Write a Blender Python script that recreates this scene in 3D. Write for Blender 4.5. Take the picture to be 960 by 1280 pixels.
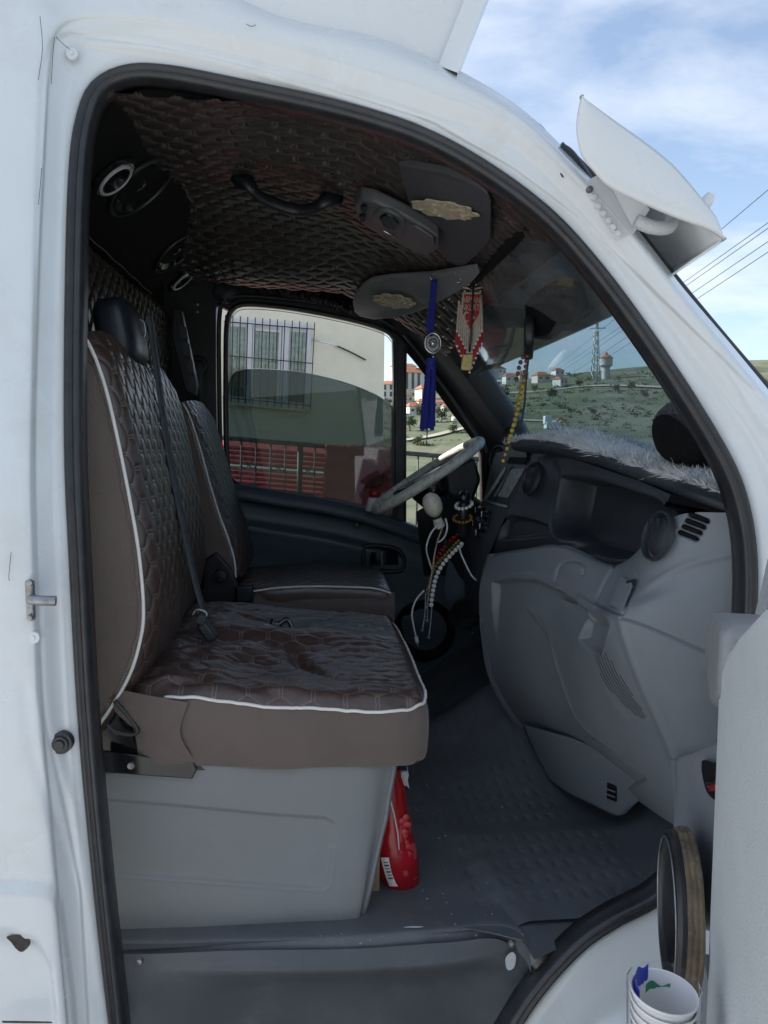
import bpy, math, random
import numpy as np
from mathutils import Vector, Matrix

random.seed(7); np.random.seed(7)
for o in list(bpy.data.objects): bpy.data.objects.remove(o)
scene = bpy.context.scene
COL = scene.collection

# ------------------------------------------------------------------ camera
# van frame: +x = forward (to the right in view), +y = across the cab away from the viewer, z = 0 cab floor
CAM = np.array([0.0, -1.2, 0.88]); YAW = math.radians(5.0); PIT = math.radians(5.06); F = 960.0
sy_, cy_, sp_, cp_ = math.sin(YAW), math.cos(YAW), math.sin(PIT), math.cos(PIT)
FW = np.array([sy_*cp_, cy_*cp_, -sp_]); RT = np.array([cy_, -sy_, 0.0]); UP = np.cross(RT, FW)
cam_d = bpy.data.cameras.new('camera'); cam = bpy.data.objects.new('camera', cam_d); COL.objects.link(cam)
cam_d.sensor_fit = 'HORIZONTAL'; cam_d.sensor_width = 36.0; cam_d.lens = 36.0*F/960.0
cam_d.clip_start = 0.02; cam_d.clip_end = 5000
cam.matrix_world = Matrix(((RT[0],UP[0],-FW[0],CAM[0]),(RT[1],UP[1],-FW[1],CAM[1]),(RT[2],UP[2],-FW[2],CAM[2]),(0,0,0,1)))
scene.camera = cam

# ------------------------------------------------------------------ sky, sun, exposure
SUN_EL = math.radians(34); SUN_DIR = np.array([-0.93, 0.36, 0.0]); SUN_DIR /= np.linalg.norm(SUN_DIR)
sun_vec = Vector((SUN_DIR[0]*math.cos(SUN_EL), SUN_DIR[1]*math.cos(SUN_EL), math.sin(SUN_EL)))
world = bpy.data.worlds.new('World'); scene.world = world; world.use_nodes = True
wn, wl = world.node_tree.nodes, world.node_tree.links
for n in list(wn): wn.remove(n)
w_out = wn.new('ShaderNodeOutputWorld'); w_bg = wn.new('ShaderNodeBackground'); w_sky = wn.new('ShaderNodeTexSky')
w_sky.sky_type = 'NISHITA'; w_sky.sun_disc = False; w_sky.sun_elevation = SUN_EL
w_sky.sun_rotation = math.atan2(sun_vec.x, sun_vec.y); w_sky.dust_density = 1.0; w_sky.ozone_density = 1.4; w_sky.altitude = 100
w_bg.inputs['Strength'].default_value = 0.088
w_tc = wn.new('ShaderNodeTexCoord'); w_sep = wn.new('ShaderNodeSeparateXYZ'); wl.new(w_tc.outputs['Generated'], w_sep.inputs[0])
w_add = wn.new('ShaderNodeMath'); w_add.operation = 'ADD'; w_add.inputs[1].default_value = 0.22; wl.new(w_sep.outputs[2], w_add.inputs[0])
w_mx = wn.new('ShaderNodeMath'); w_mx.operation = 'MAXIMUM'; w_mx.inputs[1].default_value = 0.08; wl.new(w_add.outputs[0], w_mx.inputs[0])
w_dv = wn.new('ShaderNodeVectorMath'); w_dv.operation = 'DIVIDE'
w_cb = wn.new('ShaderNodeCombineXYZ'); w_cb.inputs[2].default_value = 1.0
for i in (0, 1, 2): wl.new(w_mx.outputs[0], w_cb.inputs[i])
wl.new(w_tc.outputs['Generated'], w_dv.inputs[0]); wl.new(w_cb.outputs[0], w_dv.inputs[1])
w_mp = wn.new('ShaderNodeMapping'); w_mp.inputs['Scale'].default_value = (1.3, 2.2, 0.0); w_mp.inputs['Rotation'].default_value = (0, 0, 0.55); w_mp.inputs['Location'].default_value = (0.9, 0.35, 0)
wl.new(w_dv.outputs[0], w_mp.inputs[0])
w_n = wn.new('ShaderNodeTexNoise'); w_n.inputs['Scale'].default_value = 1.35; w_n.inputs['Detail'].default_value = 9; w_n.inputs['Roughness'].default_value = 0.56; w_n.inputs['Distortion'].default_value = 0.25
wl.new(w_mp.outputs[0], w_n.inputs['Vector'])
w_rp = wn.new('ShaderNodeValToRGB'); w_rp.color_ramp.elements[0].position = 0.40; w_rp.color_ramp.elements[1].position = 0.70
w_rp.color_ramp.elements[0].color = (0.12,)*3+(1,); w_rp.color_ramp.elements[1].color = (0.80,)*3+(1,)
wl.new(w_n.outputs['Fac'], w_rp.inputs[0])
w_mixc = wn.new('ShaderNodeMix'); w_mixc.data_type = 'RGBA'; w_mixc.inputs[7].default_value = (4.7, 5.0, 5.5, 1)
wl.new(w_rp.outputs[0], w_mixc.inputs[0]); wl.new(w_sky.outputs[0], w_mixc.inputs[6])
wl.new(w_mixc.outputs[2], w_bg.inputs['Color']); wl.new(w_bg.outputs[0], w_out.inputs[0])
sun_d = bpy.data.lights.new('sun', 'SUN'); sun_o = bpy.data.objects.new('sun', sun_d); COL.objects.link(sun_o)
sun_d.energy = 5.0; sun_d.angle = math.radians(0.5); sun_d.color = (1.0, 0.94, 0.86)
sun_o.rotation_euler = sun_vec.to_track_quat('Z', 'Y').to_euler(); sun_o.location = (-8, 3, 9)
vs = scene.view_settings; vs.view_transform = 'Standard'; vs.look = 'None'; vs.gamma = 1.0; vs.use_curve_mapping = False
vs.exposure = 1.36
scene.cycles.use_denoising = True
scene.cycles.max_bounces = 8; scene.cycles.diffuse_bounces = 5; scene.cycles.transparent_max_bounces = 16

# ------------------------------------------------------------------ pixel helpers (photo 960 x 1280): a real point at a chosen depth
def ray(px, py): return FW + RT*(px-480)/F - UP*(py-640)/F
def P(px, py, y): d = ray(px, py); return CAM + d*((y-CAM[1])/d[1])
def PZ(px, py, z): d = ray(px, py); return CAM + d*((z-CAM[2])/d[2])
def PX(px, py, x): d = ray(px, py); return CAM + d*((x-CAM[0])/d[0])
def side_y(z): return 0.10*max(0.0, (z-0.6)/0.85)**1.6
def PS(px, py, off=0.0):
    y = off
    for _ in range(12): p = P(px, py, y); y = side_y(p[2])+off
    return p
def A(l): return np.array(l, float)

# ------------------------------------------------------------------ mesh helpers
def link(o, parent=None, label=None, kind=None):
    COL.objects.link(o)
    if parent is not None:
        o.parent = parent; o.matrix_parent_inverse = parent_world(parent).inverted()
    if label: o['label'] = label
    if kind: o['kind'] = kind
    return o
def parent_world(o):
    m = o.matrix_basis.copy()
    if o.parent: m = parent_world(o.parent) @ o.matrix_parent_inverse @ m
    return m
def mesh(name, v, f, mat, parent=None, smooth=True, label=None, kind=None, attr=None, sharp=None):
    me = bpy.data.meshes.new(name)
    v = np.asarray(v, float)
    if isinstance(f, np.ndarray) and f.ndim == 2:
        n, k = f.shape
        me.vertices.add(len(v)); me.vertices.foreach_set('co', v.ravel())
        me.loops.add(n*k); me.loops.foreach_set('vertex_index', f.astype(np.int32).ravel())
        me.polygons.add(n); me.polygons.foreach_set('loop_start', np.arange(0, n*k, k, dtype=np.int32))
        me.update(calc_edges=True)
    else:
        me.from_pydata([tuple(p) for p in v], [], [tuple(int(i) for i in q) for q in f])
    me.validate()
    if attr is not None:
        a = me.attributes.new('mask', 'FLOAT', 'POINT'); a.data.foreach_set('value', np.asarray(attr, np.float32).ravel())
    me.polygons.foreach_set('use_smooth', [bool(smooth)]*len(me.polygons))
    if sharp: me.set_sharp_from_angle(angle=math.radians(sharp))
    for m in (mat if isinstance(mat, (list, tuple)) else [mat]): me.materials.append(m)
    o = bpy.data.objects.new(name, me)
    return link(o, parent, label, kind)
def thing(name, loc, label, cat, group=None):
    e = bpy.data.objects.new(name, None); e.location = tuple(loc); e.empty_display_size = 0.05; COL.objects.link(e)
    e['label'] = label; e['category'] = cat
    if group: e['group'] = group
    return e
def tag(o, label, cat, group=None):
    o['label'] = label; o['category'] = cat
    if group: o['group'] = group
    return o
def part(name, loc, parent, label=None):
    e = bpy.data.objects.new(name, None); e.location = tuple(loc); e.empty_display_size = 0.04
    COL.objects.link(e); e.parent = parent; e.matrix_parent_inverse = parent_world(parent).inverted()
    if label: e['label'] = label
    return e
def cr(pts, n, closed=False):
    """Catmull-Rom resample (chord-length spaced) of an (N,k) polyline to n points."""
    p = A(pts); N = len(p)
    if N == 2: t = np.linspace(0, 1, n)[:, None]; return p[0]*(1-t)+p[1]*t
    if closed: q = np.vstack([p[-1], p, p[0], p[1]]); segs = N
    else: q = np.vstack([2*p[0]-p[1], p, 2*p[-1]-p[-2]]); segs = N-1
    L = np.array([np.linalg.norm(q[i+2]-q[i+1])+1e-6 for i in range(segs)]); c = np.concatenate([[0], np.cumsum(L)])
    s = np.linspace(0, c[-1], n, endpoint=not closed); k = np.clip(np.searchsorted(c, s, 'right')-1, 0, segs-1)
    t = ((s-c[k])/L[k])[:, None]; a, b, d, e = q[k], q[k+1], q[k+2], q[k+3]
    return .5*((2*b)+(-a+d)*t+(2*a-5*b+4*d-e)*t**2+(-a+3*b-3*d+e)*t**3)
def cru(pts, n):
    """Catmull-Rom with uniform parameter (keeps grid rows aligned)."""
    p = A(pts); N = len(p); q = np.concatenate([[2*p[0]-p[1]], p, [2*p[-1]-p[-2]]])
    s = np.linspace(0, N-1, n); k = np.clip(s.astype(int), 0, N-2); t = (s-k).reshape((-1,)+(1,)*(p.ndim-1))
    a, b, d, e = q[k], q[k+1], q[k+2], q[k+3]
    return .5*((2*b)+(-a+d)*t+(2*a-5*b+4*d-e)*t**2+(-a+3*b-3*d+e)*t**3)
def dens(rows, nr, nc):
    g = cru(A(rows), nr); return np.swapaxes(cru(np.swapaxes(g, 0, 1), nc), 0, 1)
def quads(nr, nc, wrap_r=False, wrap_c=False):
    i = np.arange(nr if wrap_r else nr-1)[:, None]; j = np.arange(nc if wrap_c else nc-1)[None, :]
    i2, j2 = (i+1) % nr, (j+1) % nc
    return np.stack([(i*nc+j).ravel() if 0 else (i*nc+j+0*j2).ravel(), (i*nc+j2).ravel(), (i2*nc+j2).ravel(), (i2*nc+j+0*j2).ravel()], 1)
def grid(name, g, mat, parent=None, thick=0.0, flip=False, **kw):
    nr, nc = g.shape[:2]; f = quads(nr, nc)
    if flip: f = f[:, ::-1]
    o = mesh(name, g.reshape(-1, 3), f, mat, parent, **kw)
    if thick:
        m = o.modifiers.new('solid', 'SOLIDIFY'); m.thickness = thick; m.offset = -1
    return o
def surf(name, rows, nr, nc, mat, parent=None, **kw): return grid(name, dens(rows, nr, nc), mat, parent, **kw)
def frames(p, closed=False):
    p = A(p); n = len(p)
    t = (np.roll(p, -1, 0)-np.roll(p, 1, 0)) if closed else np.gradient(p, axis=0)
    t /= np.linalg.norm(t, axis=1)[:, None]+1e-12
    u = np.cross(t[0], [0, 0, 1.0]);
    if np.linalg.norm(u) < 1e-3: u = np.cross(t[0], [1.0, 0, 0])
    u /= np.linalg.norm(u); U = [u]
    for i in range(1, n):
        u = U[-1]-t[i]*np.dot(U[-1], t[i]); u /= np.linalg.norm(u)+1e-12; U.append(u)
    U = A(U); return t, U, np.cross(t, U)
def tube_geo(path, r, sides=10, closed=False, flat=1.0, cap=True):
    p = A(path); n = len(p); r = np.broadcast_to(np.asarray(r, float), (n,))
    t, U, V = frames(p, closed); a = np.linspace(0, 2*math.pi, sides, endpoint=False)
    v = p[:, None, :] + r[:, None, None]*(np.cos(a)[None, :, None]*U[:, None, :] + flat*np.sin(a)[None, :, None]*V[:, None, :])
    f = [tuple(q) for q in quads(n, sides, wrap_r=closed, wrap_c=True)]
    if not closed and cap: f += [tuple(range(sides))[::-1], tuple(range((n-1)*sides, n*sides))]
    return v.reshape(-1, 3), f
def tube(name, path, r, mat, parent=None, sides=10, closed=False, flat=1.0, **kw):
    v, f = tube_geo(path, r, sides, closed, flat); return mesh(name, v, f, mat, parent, **kw)
def sweep(name, path, prof, ref, mat, parent=None, closed=False, **kw):
    """profile points (a, b): a along path-normal in the plane across ref, b along ref."""
    p = A(path); n = len(p); ref = A(ref); t = np.gradient(p, axis=0) if not closed else np.roll(p, -1, 0)-np.roll(p, 1, 0)
    t /= np.linalg.norm(t, axis=1)[:, None]; N = np.cross(ref, t); N /= np.linalg.norm(N, axis=1)[:, None]
    pr = A(prof); v = p[:, None, :]+N[:, None, :]*pr[None, :, 0, None]+ref[None, None, :]*pr[None, :, 1, None]
    return mesh(name, v.reshape(-1, 3), quads(n, len(pr), wrap_r=closed, wrap_c=True), mat, parent, **kw)
class MB:
    """collects boxes, tubes and patches into one mesh"""
    def __init__(s): s.v = []; s.f = []
    def add(s, v, f):
        k = len(s.v); s.v += [tuple(p) for p in v]; s.f += [tuple(int(i)+k for i in q) for q in f]; return s
    def box(s, c, size, rot=None):
        h = A(size)/2; q = A([(x, y, z) for x in (-1, 1) for y in (-1, 1) for z in (-1, 1)])*h
        if rot is not None: q = q @ A(rot).T
        return s.add(q+A(c), [(0,1,3,2),(4,6,7,5),(0,4,5,1),(2,3,7,6),(0,2,6,4),(1,5,7,3)])
    def tube(s, path, r, sides=8, closed=False, flat=1.0):
        v, f = tube_geo(path, r, sides, closed, flat); return s.add(v, f)
    def lathe(s, prof, c, axis=(0,0,1), n=20):
        ax = A(axis)/np.linalg.norm(axis); u = np.cross(ax, [0, 0, 1.0])
        if np.linalg.norm(u) < 1e-3: u = np.cross(ax, [1.0, 0, 0])
        u /= np.linalg.norm(u); w = np.cross(ax, u); a = np.linspace(0, 2*math.pi, n, endpoint=False); pr = A(prof)
        v = A(c)+pr[:, 0, None, None]*(np.cos(a)[None, :, None]*u+np.sin(a)[None, :, None]*w)+pr[:, 1, None, None]*ax
        f = [tuple(q) for q in quads(len(pr), n, wrap_c=True)]
        return s.add(v.reshape(-1, 3), f)
    def ball(s, c, r, nu=10, nv=7, rot=None):
        r = np.broadcast_to(np.asarray(r, float), (3,)); th = np.linspace(0.02, math.pi-0.02, nv); a = np.linspace(0, 2*math.pi, nu, endpoint=False)
        q = np.stack([np.sin(th)[:, None]*np.cos(a), np.sin(th)[:, None]*np.sin(a), np.cos(th)[:, None]+0*a], -1)*r
        q = q.reshape(-1, 3)
        if rot is not None: q = q @ A(rot).T
        f = [tuple(x) for x in quads(nv, nu, wrap_c=True)]+[tuple(range(nu))[::-1], tuple(range((nv-1)*nu, nv*nu))]
        return s.add(q+A(c), f)
    def build(s, name, mat, parent=None, bevel=0, **kw):
        kw.setdefault('smooth', True); kw.setdefault('sharp', 35)
        o = mesh(name, s.v, s.f, mat, parent, **kw)
        if bevel:
            m = o.modifiers.new('bevel', 'BEVEL'); m.width = bevel; m.segments = 3; m.limit_method = 'ANGLE'
        return o
def prism(name, pts, vec, mat, parent=None, bevel=0, **kw):
    """closed polygon extruded by vec"""
    p = A(pts); n = len(p); q = p+A(vec)
    f = [tuple(range(n))[::-1], tuple(range(n, 2*n))]+[(i, (i+1) % n, n+(i+1) % n, n+i) for i in range(n)]
    kw.setdefault('sharp', 40)
    o = mesh(name, np.vstack([p, q]), f, mat, parent, **kw)
    if bevel: m = o.modifiers.new('bevel', 'BEVEL'); m.width = bevel; m.segments = 3; m.limit_method = 'ANGLE'
    return o
def rot_axes(x, z):
    """3x3 with given x axis and approximate z axis"""
    x = A(x)/np.linalg.norm(x); z = A(z); z = z-x*np.dot(x, z); z /= np.linalg.norm(z); return np.stack([x, np.cross(z, x), z], 1)
def rounded_rect(w, h, r, n=5):
    o = []
    for cx, cy, a0 in ((w/2-r, h/2-r, 0), (-w/2+r, h/2-r, 90), (-w/2+r, -h/2+r, 180), (w/2-r, -h/2+r, 270)):
        for k in range(n+1):
            a = math.radians(a0+90*k/n); o.append((cx+r*math.cos(a), cy+r*math.sin(a)))
    return o
def vnoise(x, y, seed=0):
    """smooth value noise for arrays"""
    rs = np.random.RandomState(seed); T = rs.rand(64, 64); xi, yi = np.floor(x).astype(int), np.floor(y).astype(int); fx, fy = x-xi, y-yi
    fx = fx*fx*(3-2*fx); fy = fy*fy*(3-2*fy); g = lambda a, b: T[a % 64, b % 64]
    return (g(xi, yi)*(1-fx)+g(xi+1, yi)*fx)*(1-fy)+(g(xi, yi+1)*(1-fx)+g(xi+1, yi+1)*fx)*fy
def proj(v):
    d = v-CAM; w = d @ FW; return np.stack([480+F*(d @ RT)/w, 640-F*(d @ UP)/w], -1)
def sdist(px, poly, closed=True):
    """signed pixel distance to a polygon (negative inside); unsigned for an open polyline"""
    poly = A(poly); n = len(poly); best = np.full(px.shape[:-1], 1e9); ins = np.zeros(px.shape[:-1], bool)
    for i in range(n if closed else n-1):
        a, b = poly[i], poly[(i+1) % n]; ab = b-a; t = np.clip(((px-a) @ ab)/(ab @ ab+1e-9), 0, 1); best = np.minimum(best, np.linalg.norm(px-a-t[..., None]*ab, axis=-1))
        if closed:
            c = (a[1] > px[..., 1]) != (b[1] > px[..., 1]); xx = a[0]+(px[..., 1]-a[1])/(b[1]-a[1]+1e-12)*ab[0]; ins ^= c & (px[..., 0] < xx)
    return np.where(ins, -best, best) if closed else best
def gnormal(g):
    n = np.cross(np.gradient(g, axis=1), np.gradient(g, axis=0)); n /= np.linalg.norm(n, axis=-1)[..., None]+1e-12; s = np.sign(((g-CAM)*n).sum(-1)); return n*-s[..., None]
def sstep(a, b, x): t = np.clip((x-a)/(b-a), 0, 1); return t*t*(3-2*t)
def quilt(u, v, a, b, k=0.62, w=0.055, line=0.0016):
    """elongated hexagon quilting with small linked rectangles: returns (pillow height 0..1, stitch mask 0..1)"""
    sc = k*a/b; V = v*sc; B = k*a; j0 = np.floor(V/B); best = []
    for dj in (-1, 0, 1, 2):
        j = j0+dj; off = 0.5*a*np.mod(j, 2); i0 = np.floor((u-off)/a)
        for di in (0, 1): cx = off+(i0+di)*a; best.append((np.hypot(u-cx, V-j*B), cx, j))
    d = np.stack([q[0] for q in best]); o = np.argsort(d, axis=0); cxs = np.stack([q[1] for q in best]); js = np.stack([q[2] for q in best])
    tk = lambda arr, m: np.take_along_axis(arr, o[m][None], 0)[0]
    d1, j1 = tk(d, 0), tk(js, 0); e = np.full(u.shape, 9.0); es = np.full(u.shape, 9.0)
    for m in (1, 2):
        dm, jm, cm = tk(d, m), tk(js, m), tk(cxs, m); c1 = tk(cxs, 0)
        sep = np.hypot(cm-c1, (jm-j1)*B); bd = (dm**2-d1**2)/(2*sep); same = jm == j1
        e = np.minimum(e, np.where(same, np.abs(bd-w*a), bd)); es = np.minimum(es, np.where(same, np.abs(bd-w*a), bd))
    q_ = np.clip(e/(0.24*a), 0, 1); h = np.sqrt(1-(1-q_)**2); return h, 1-sstep(line*0.5, line, es)
# ------------------------------------------------------------------ procedural materials
def material(name, col, rough=0.5, metal=0.0, var=0.12, vscale=8.0, bump=0.0, bscale=200.0, coat=0.0, spec=0.5, dirt=None, sheen=0.0, rvar=0.1):
    m = bpy.data.materials.new(name); m.use_nodes = True; nt = m.node_tree; N, L = nt.nodes, nt.links
    b = N['Principled BSDF']; b.inputs['Roughness'].default_value = rough; b.inputs['Metallic'].default_value = metal
    b.inputs['Coat Weight'].default_value = coat; b.inputs['Coat Roughness'].default_value = 0.12; b.inputs['Specular IOR Level'].default_value = spec
    if sheen: b.inputs['Sheen Weight'].default_value = sheen; b.inputs['Sheen Roughness'].default_value = 0.5
    tc = N.new('ShaderNodeTexCoord'); n1 = N.new('ShaderNodeTexNoise'); n1.inputs['Scale'].default_value = vscale; n1.inputs['Detail'].default_value = 6; n1.inputs['Roughness'].default_value = 0.62
    L.new(tc.outputs['Object'], n1.inputs['Vector'])
    mx = N.new('ShaderNodeMix'); mx.data_type = 'RGBA'; c = A(col)
    mx.inputs[6].default_value = tuple(np.clip(c*(1-var), 0, 1))+(1,); mx.inputs[7].default_value = tuple(np.clip(c*(1+var), 0, 1))+(1,)
    rp = N.new('ShaderNodeMapRange'); rp.inputs[1].default_value = 0.3; rp.inputs[2].default_value = 0.7
    L.new(n1.outputs['Fac'], rp.inputs[0]); L.new(rp.outputs[0], mx.inputs[0]); src = mx.outputs[2]
    if dirt:
        dcol, dscale, lo, hi, amt = dirt
        n2 = N.new('ShaderNodeTexNoise'); n2.inputs['Scale'].default_value = dscale; n2.inputs['Detail'].default_value = 8; n2.inputs['Roughness'].default_value = 0.7
        L.new(tc.outputs['Object'], n2.inputs['Vector'])
        r2 = N.new('ShaderNodeMapRange'); r2.inputs[1].default_value = lo; r2.inputs[2].default_value = hi; r2.inputs[4].default_value = amt
        L.new(n2.outputs['Fac'], r2.inputs[0]); m2 = N.new('ShaderNodeMix'); m2.data_type = 'RGBA'; m2.inputs[7].default_value = tuple(dcol)+(1,)
        L.new(r2.outputs[0], m2.inputs[0]); L.new(src, m2.inputs[6]); src = m2.outputs[2]
    L.new(src, b.inputs['Base Color'])
    if rvar:
        rr = N.new('ShaderNodeMapRange'); rr.inputs[3].default_value = max(0.02, rough-rvar); rr.inputs[4].default_value = min(1, rough+rvar)
        n3 = N.new('ShaderNodeTexNoise'); n3.inputs['Scale'].default_value = vscale*3; n3.inputs['Detail'].default_value = 5
        L.new(tc.outputs['Object'], n3.inputs['Vector']); L.new(n3.outputs['Fac'], rr.inputs[0]); L.new(rr.outputs[0], b.inputs['Roughness'])
    if bump:
        nb = N.new('ShaderNodeTexNoise'); nb.inputs['Scale'].default_value = bscale; nb.inputs['Detail'].default_value = 3
        L.new(tc.outputs['Object'], nb.inputs['Vector']); bp = N.new('ShaderNodeBump'); bp.inputs['Strength'].default_value = bump; bp.inputs['Distance'].default_value = 0.002
        L.new(nb.outputs['Fac'], bp.inputs['Height']); L.new(bp.outputs[0], b.inputs['Normal'])
    return m
def add_mask(m, col, rough=0.8):
    """second colour driven by the point attribute 'mask' (thread, print, trim)"""
    nt = m.node_tree; N, L = nt.nodes, nt.links; b = N['Principled BSDF']; old = b.inputs['Base Color'].links[0].from_socket
    at = N.new('ShaderNodeAttribute'); at.attribute_name = 'mask'; mx = N.new('ShaderNodeMix'); mx.data_type = 'RGBA'; mx.inputs[7].default_value = tuple(col)+(1,)
    L.new(at.outputs['Fac'], mx.inputs[0]); L.new(old, mx.inputs[6]); L.new(mx.outputs[2], b.inputs['Base Color']); return m
def glass(name, tint, refl=1.0, rough=0.0, ior=1.5, dust_haze=0.0):
    m = bpy.data.materials.new(name); m.use_nodes = True; nt = m.node_tree; N, L = nt.nodes, nt.links; N.remove(N['Principled BSDF'])
    t = N.new('ShaderNodeBsdfTransparent'); t.inputs[0].default_value = tuple(tint)+(1,); g = N.new('ShaderNodeBsdfGlossy'); g.inputs['Roughness'].default_value = rough
    g.inputs['Color'].default_value = (refl, refl, refl, 1); fr = N.new('ShaderNodeFresnel'); fr.inputs['IOR'].default_value = ior
    mx = N.new('ShaderNodeMixShader'); L.new(fr.outputs[0], mx.inputs[0]); L.new(t.outputs[0], mx.inputs[1]); L.new(g.outputs[0], mx.inputs[2]); last = mx.outputs[0]
    if dust_haze:  # diffuse veil: dust colour that also paints a haze over the glass
        df = N.new('ShaderNodeBsdfDiffuse'); df.inputs[0].default_value = (.55,.57,.58,1); m3 = N.new('ShaderNodeMixShader'); nz = N.new('ShaderNodeTexNoise'); nz.inputs['Scale'].default_value = 6; nz.inputs['Detail'].default_value = 6
        tc = N.new('ShaderNodeTexCoord'); L.new(tc.outputs['Object'], nz.inputs['Vector']); mr = N.new('ShaderNodeMapRange'); mr.inputs[1].default_value = .3; mr.inputs[2].default_value = .75; mr.inputs[3].default_value = dust_haze*.4; mr.inputs[4].default_value = dust_haze*1.8
        L.new(nz.outputs['Fac'], mr.inputs[0]); L.new(mr.outputs[0], m3.inputs[0]); L.new(last, m3.inputs[1]); L.new(df.outputs[0], m3.inputs[2]); last = m3.outputs[0]
    L.new(last, N['Material Output'].inputs[0])
    return m
M = {}
M['white'] = material('white_paint', (.66,.69,.70), .26, var=.03, vscale=3, coat=.8, bump=.02, bscale=60, dirt=((.46,.40,.28), 4.0, .53, .78, .42), rvar=.08)
M['whiteg'] = material('white_fibreglass', (.68,.70,.70), .28, var=.02, vscale=4, coat=.4, rvar=.05, dirt=((.55,.52,.45), 7, .62, .85, .2))
M['gasket'] = material('rubber_seal', (.026,.027,.030), .36, var=.3, vscale=30, bump=.15, bscale=300, dirt=((.09,.09,.09), 25, .6, .8, .35))
M['black'] = material('black_plastic', (.012,.014,.017), .42, var=.2, vscale=20, bump=.12, bscale=500)
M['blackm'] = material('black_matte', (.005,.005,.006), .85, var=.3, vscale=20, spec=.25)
M['gloss'] = material('black_gloss', (.010,.011,.013), .12, var=.1, vscale=10, rvar=.05)
M['dash'] = material('dash_dark_plastic', (.026,.030,.036), .46, var=.15, vscale=6, bump=.25, bscale=900, dirt=((.07,.07,.07), 14, .62, .85, .3))
M['grey'] = material('dash_grey_plastic', (.178,.196,.212), .48, var=.06, vscale=4, bump=.22, bscale=1100, dirt=((.11,.12,.13), 9, .58, .82, .35))
M['grey2'] = material('speaker_mesh_dark_grey', (.05,.056,.063), .6, var=.1)  # dark grey plastic of the speaker mesh dots
M['box'] = material('seat_base_plastic', (.185,.198,.205), .55, var=.06, vscale=5, bump=.2, bscale=900, dirt=((.13,.14,.15), 7, .55, .8, .4))
M['door'] = material('door_card_teal_plastic', (.052,.075,.092), .45, var=.12, vscale=5, bump=.2, bscale=900)
M['trim'] = material('door_card_light_grey', (.56,.59,.60), .55, var=.05, vscale=8, bump=.9, bscale=300, dirt=((.62,.63,.62), 60, .68, .8, .5))
M['trim2'] = material('door_card_mid_grey', (.20,.22,.24), .5, var=.08, vscale=8, bump=.2, bscale=900, dirt=((.32,.33,.34), 30, .64, .8, .4))
M['floor'] = material('floor_rubber', (.105,.116,.130), .55, var=.14, vscale=7, bump=.3, bscale=500, dirt=((.20,.195,.185), 11, .52, .76, .4))
M['step'] = material('step_plastic', (.080,.088,.098), .5, var=.15, vscale=6, bump=.2, bscale=700, dirt=((.18,.175,.165), 13, .53, .77, .4))
M['leather'] = add_mask(material('seat_leatherette', (.056,.032,.025), .40, coat=.25, var=.18, vscale=5, bump=.35, bscale=160, rvar=.18), (.15,.12,.10))
M['fabric'] = material('seat_side_fabric', (.135,.105,.091), .88, var=.16, vscale=4, bump=.5, bscale=900, sheen=.25, dirt=((.085,.070,.062), 8, .52, .75, .5))
M['pipe'] = material('white_piping', (.72,.70,.66), .55, var=.05, vscale=30)
M['liner'] = add_mask(material('headliner_leatherette', (.037,.031,.028), .30, var=.2, vscale=6, bump=.15, bscale=260, spec=.45), (.11,.092,.08))
M['belt'] = material('belt_webbing', (.035,.041,.048), .6, var=.2, vscale=40, bump=.5, bscale=700)
M['chrome'] = material('chrome', (.62,.63,.65), .22, metal=1.0, var=.05, rvar=.06)
M['silver'] = material('silver_ring', (.62,.62,.62), .3, metal=.25, var=.05)
M['steel'] = material('dull_steel', (.32,.32,.33), .42, metal=.9, var=.2, vscale=40, dirt=((.16,.11,.07), 60, .52, .7, .6))
M['gold'] = material('old_gold_metal', (.50,.43,.30), .35, metal=.25, var=.35, vscale=60)
M['visor'] = material('visor_vinyl_lit', (.17,.18,.19), .62, var=.08, vscale=8, bump=.3, bscale=500)  # paler than the other visor: light falling on it put into the colour
M['console'] = material('console_grey_plastic', (.075,.08,.088), .45, var=.1, bump=.2, bscale=700)
M['visord'] = material('visor_vinyl_dark', (.055,.056,.062), .62, var=.1, vscale=8, bump=.3, bscale=500)
M['marble'] = material('marbled_wheel_cover', (.52,.53,.47), .48, var=.30, vscale=45, dirt=((.16,.17,.16), 60, .54, .62, .7))
M['knobw'] = material('marbled_knob', (.56,.54,.44), .22, var=.22, vscale=45, dirt=((.30,.28,.20), 55, .55, .66, .6))
M['blue'] = material('blue_thread', (.012,.018,.22), .8, var=.3, vscale=80)
M['red'] = material('red_beads', (.30,.012,.016), .35, var=.25, vscale=90)
M['redd'] = material('dark_red_glass_beads', (.16,.006,.010), .12, var=.4, vscale=90)
M['pearl'] = material('white_beads', (.70,.68,.66), .25, var=.05)
M['ivory'] = material('ivory_fringe_beads', (.42,.37,.31), .5, var=.2, vscale=150)
M['olive'] = material('olive_beads', (.20,.19,.03), .3, var=.3, vscale=120)
M['yellow'] = material('yellow_beads', (.36,.27,.03), .3, var=.3, vscale=120)
M['amber'] = material('amber_beads', (.22,.11,.02), .2, var=.4, vscale=80)
M['brownb'] = material('brown_beads', (.10,.035,.02), .3, var=.3, vscale=80)
M['brass'] = material('brass_amulet', (.50,.42,.16), .35, metal=.6, var=.25, vscale=120)
M['cable'] = material('white_cable', (.62,.62,.63), .45, var=.03)
M['fur'] = material('white_fur', (.80,.80,.80), .7, var=.06, vscale=20, spec=.3)
M['furb'] = material('black_fur', (.010,.009,.008), .85, var=.3, vscale=40, spec=.2)
M['plush'] = material('black_plush', (.007,.007,.008), .95, var=.3, vscale=60, bump=.8, bscale=260, spec=.2)
M['card'] = material('cardboard', (.30,.22,.13), .85, var=.12, vscale=20, bump=.1)
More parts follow.
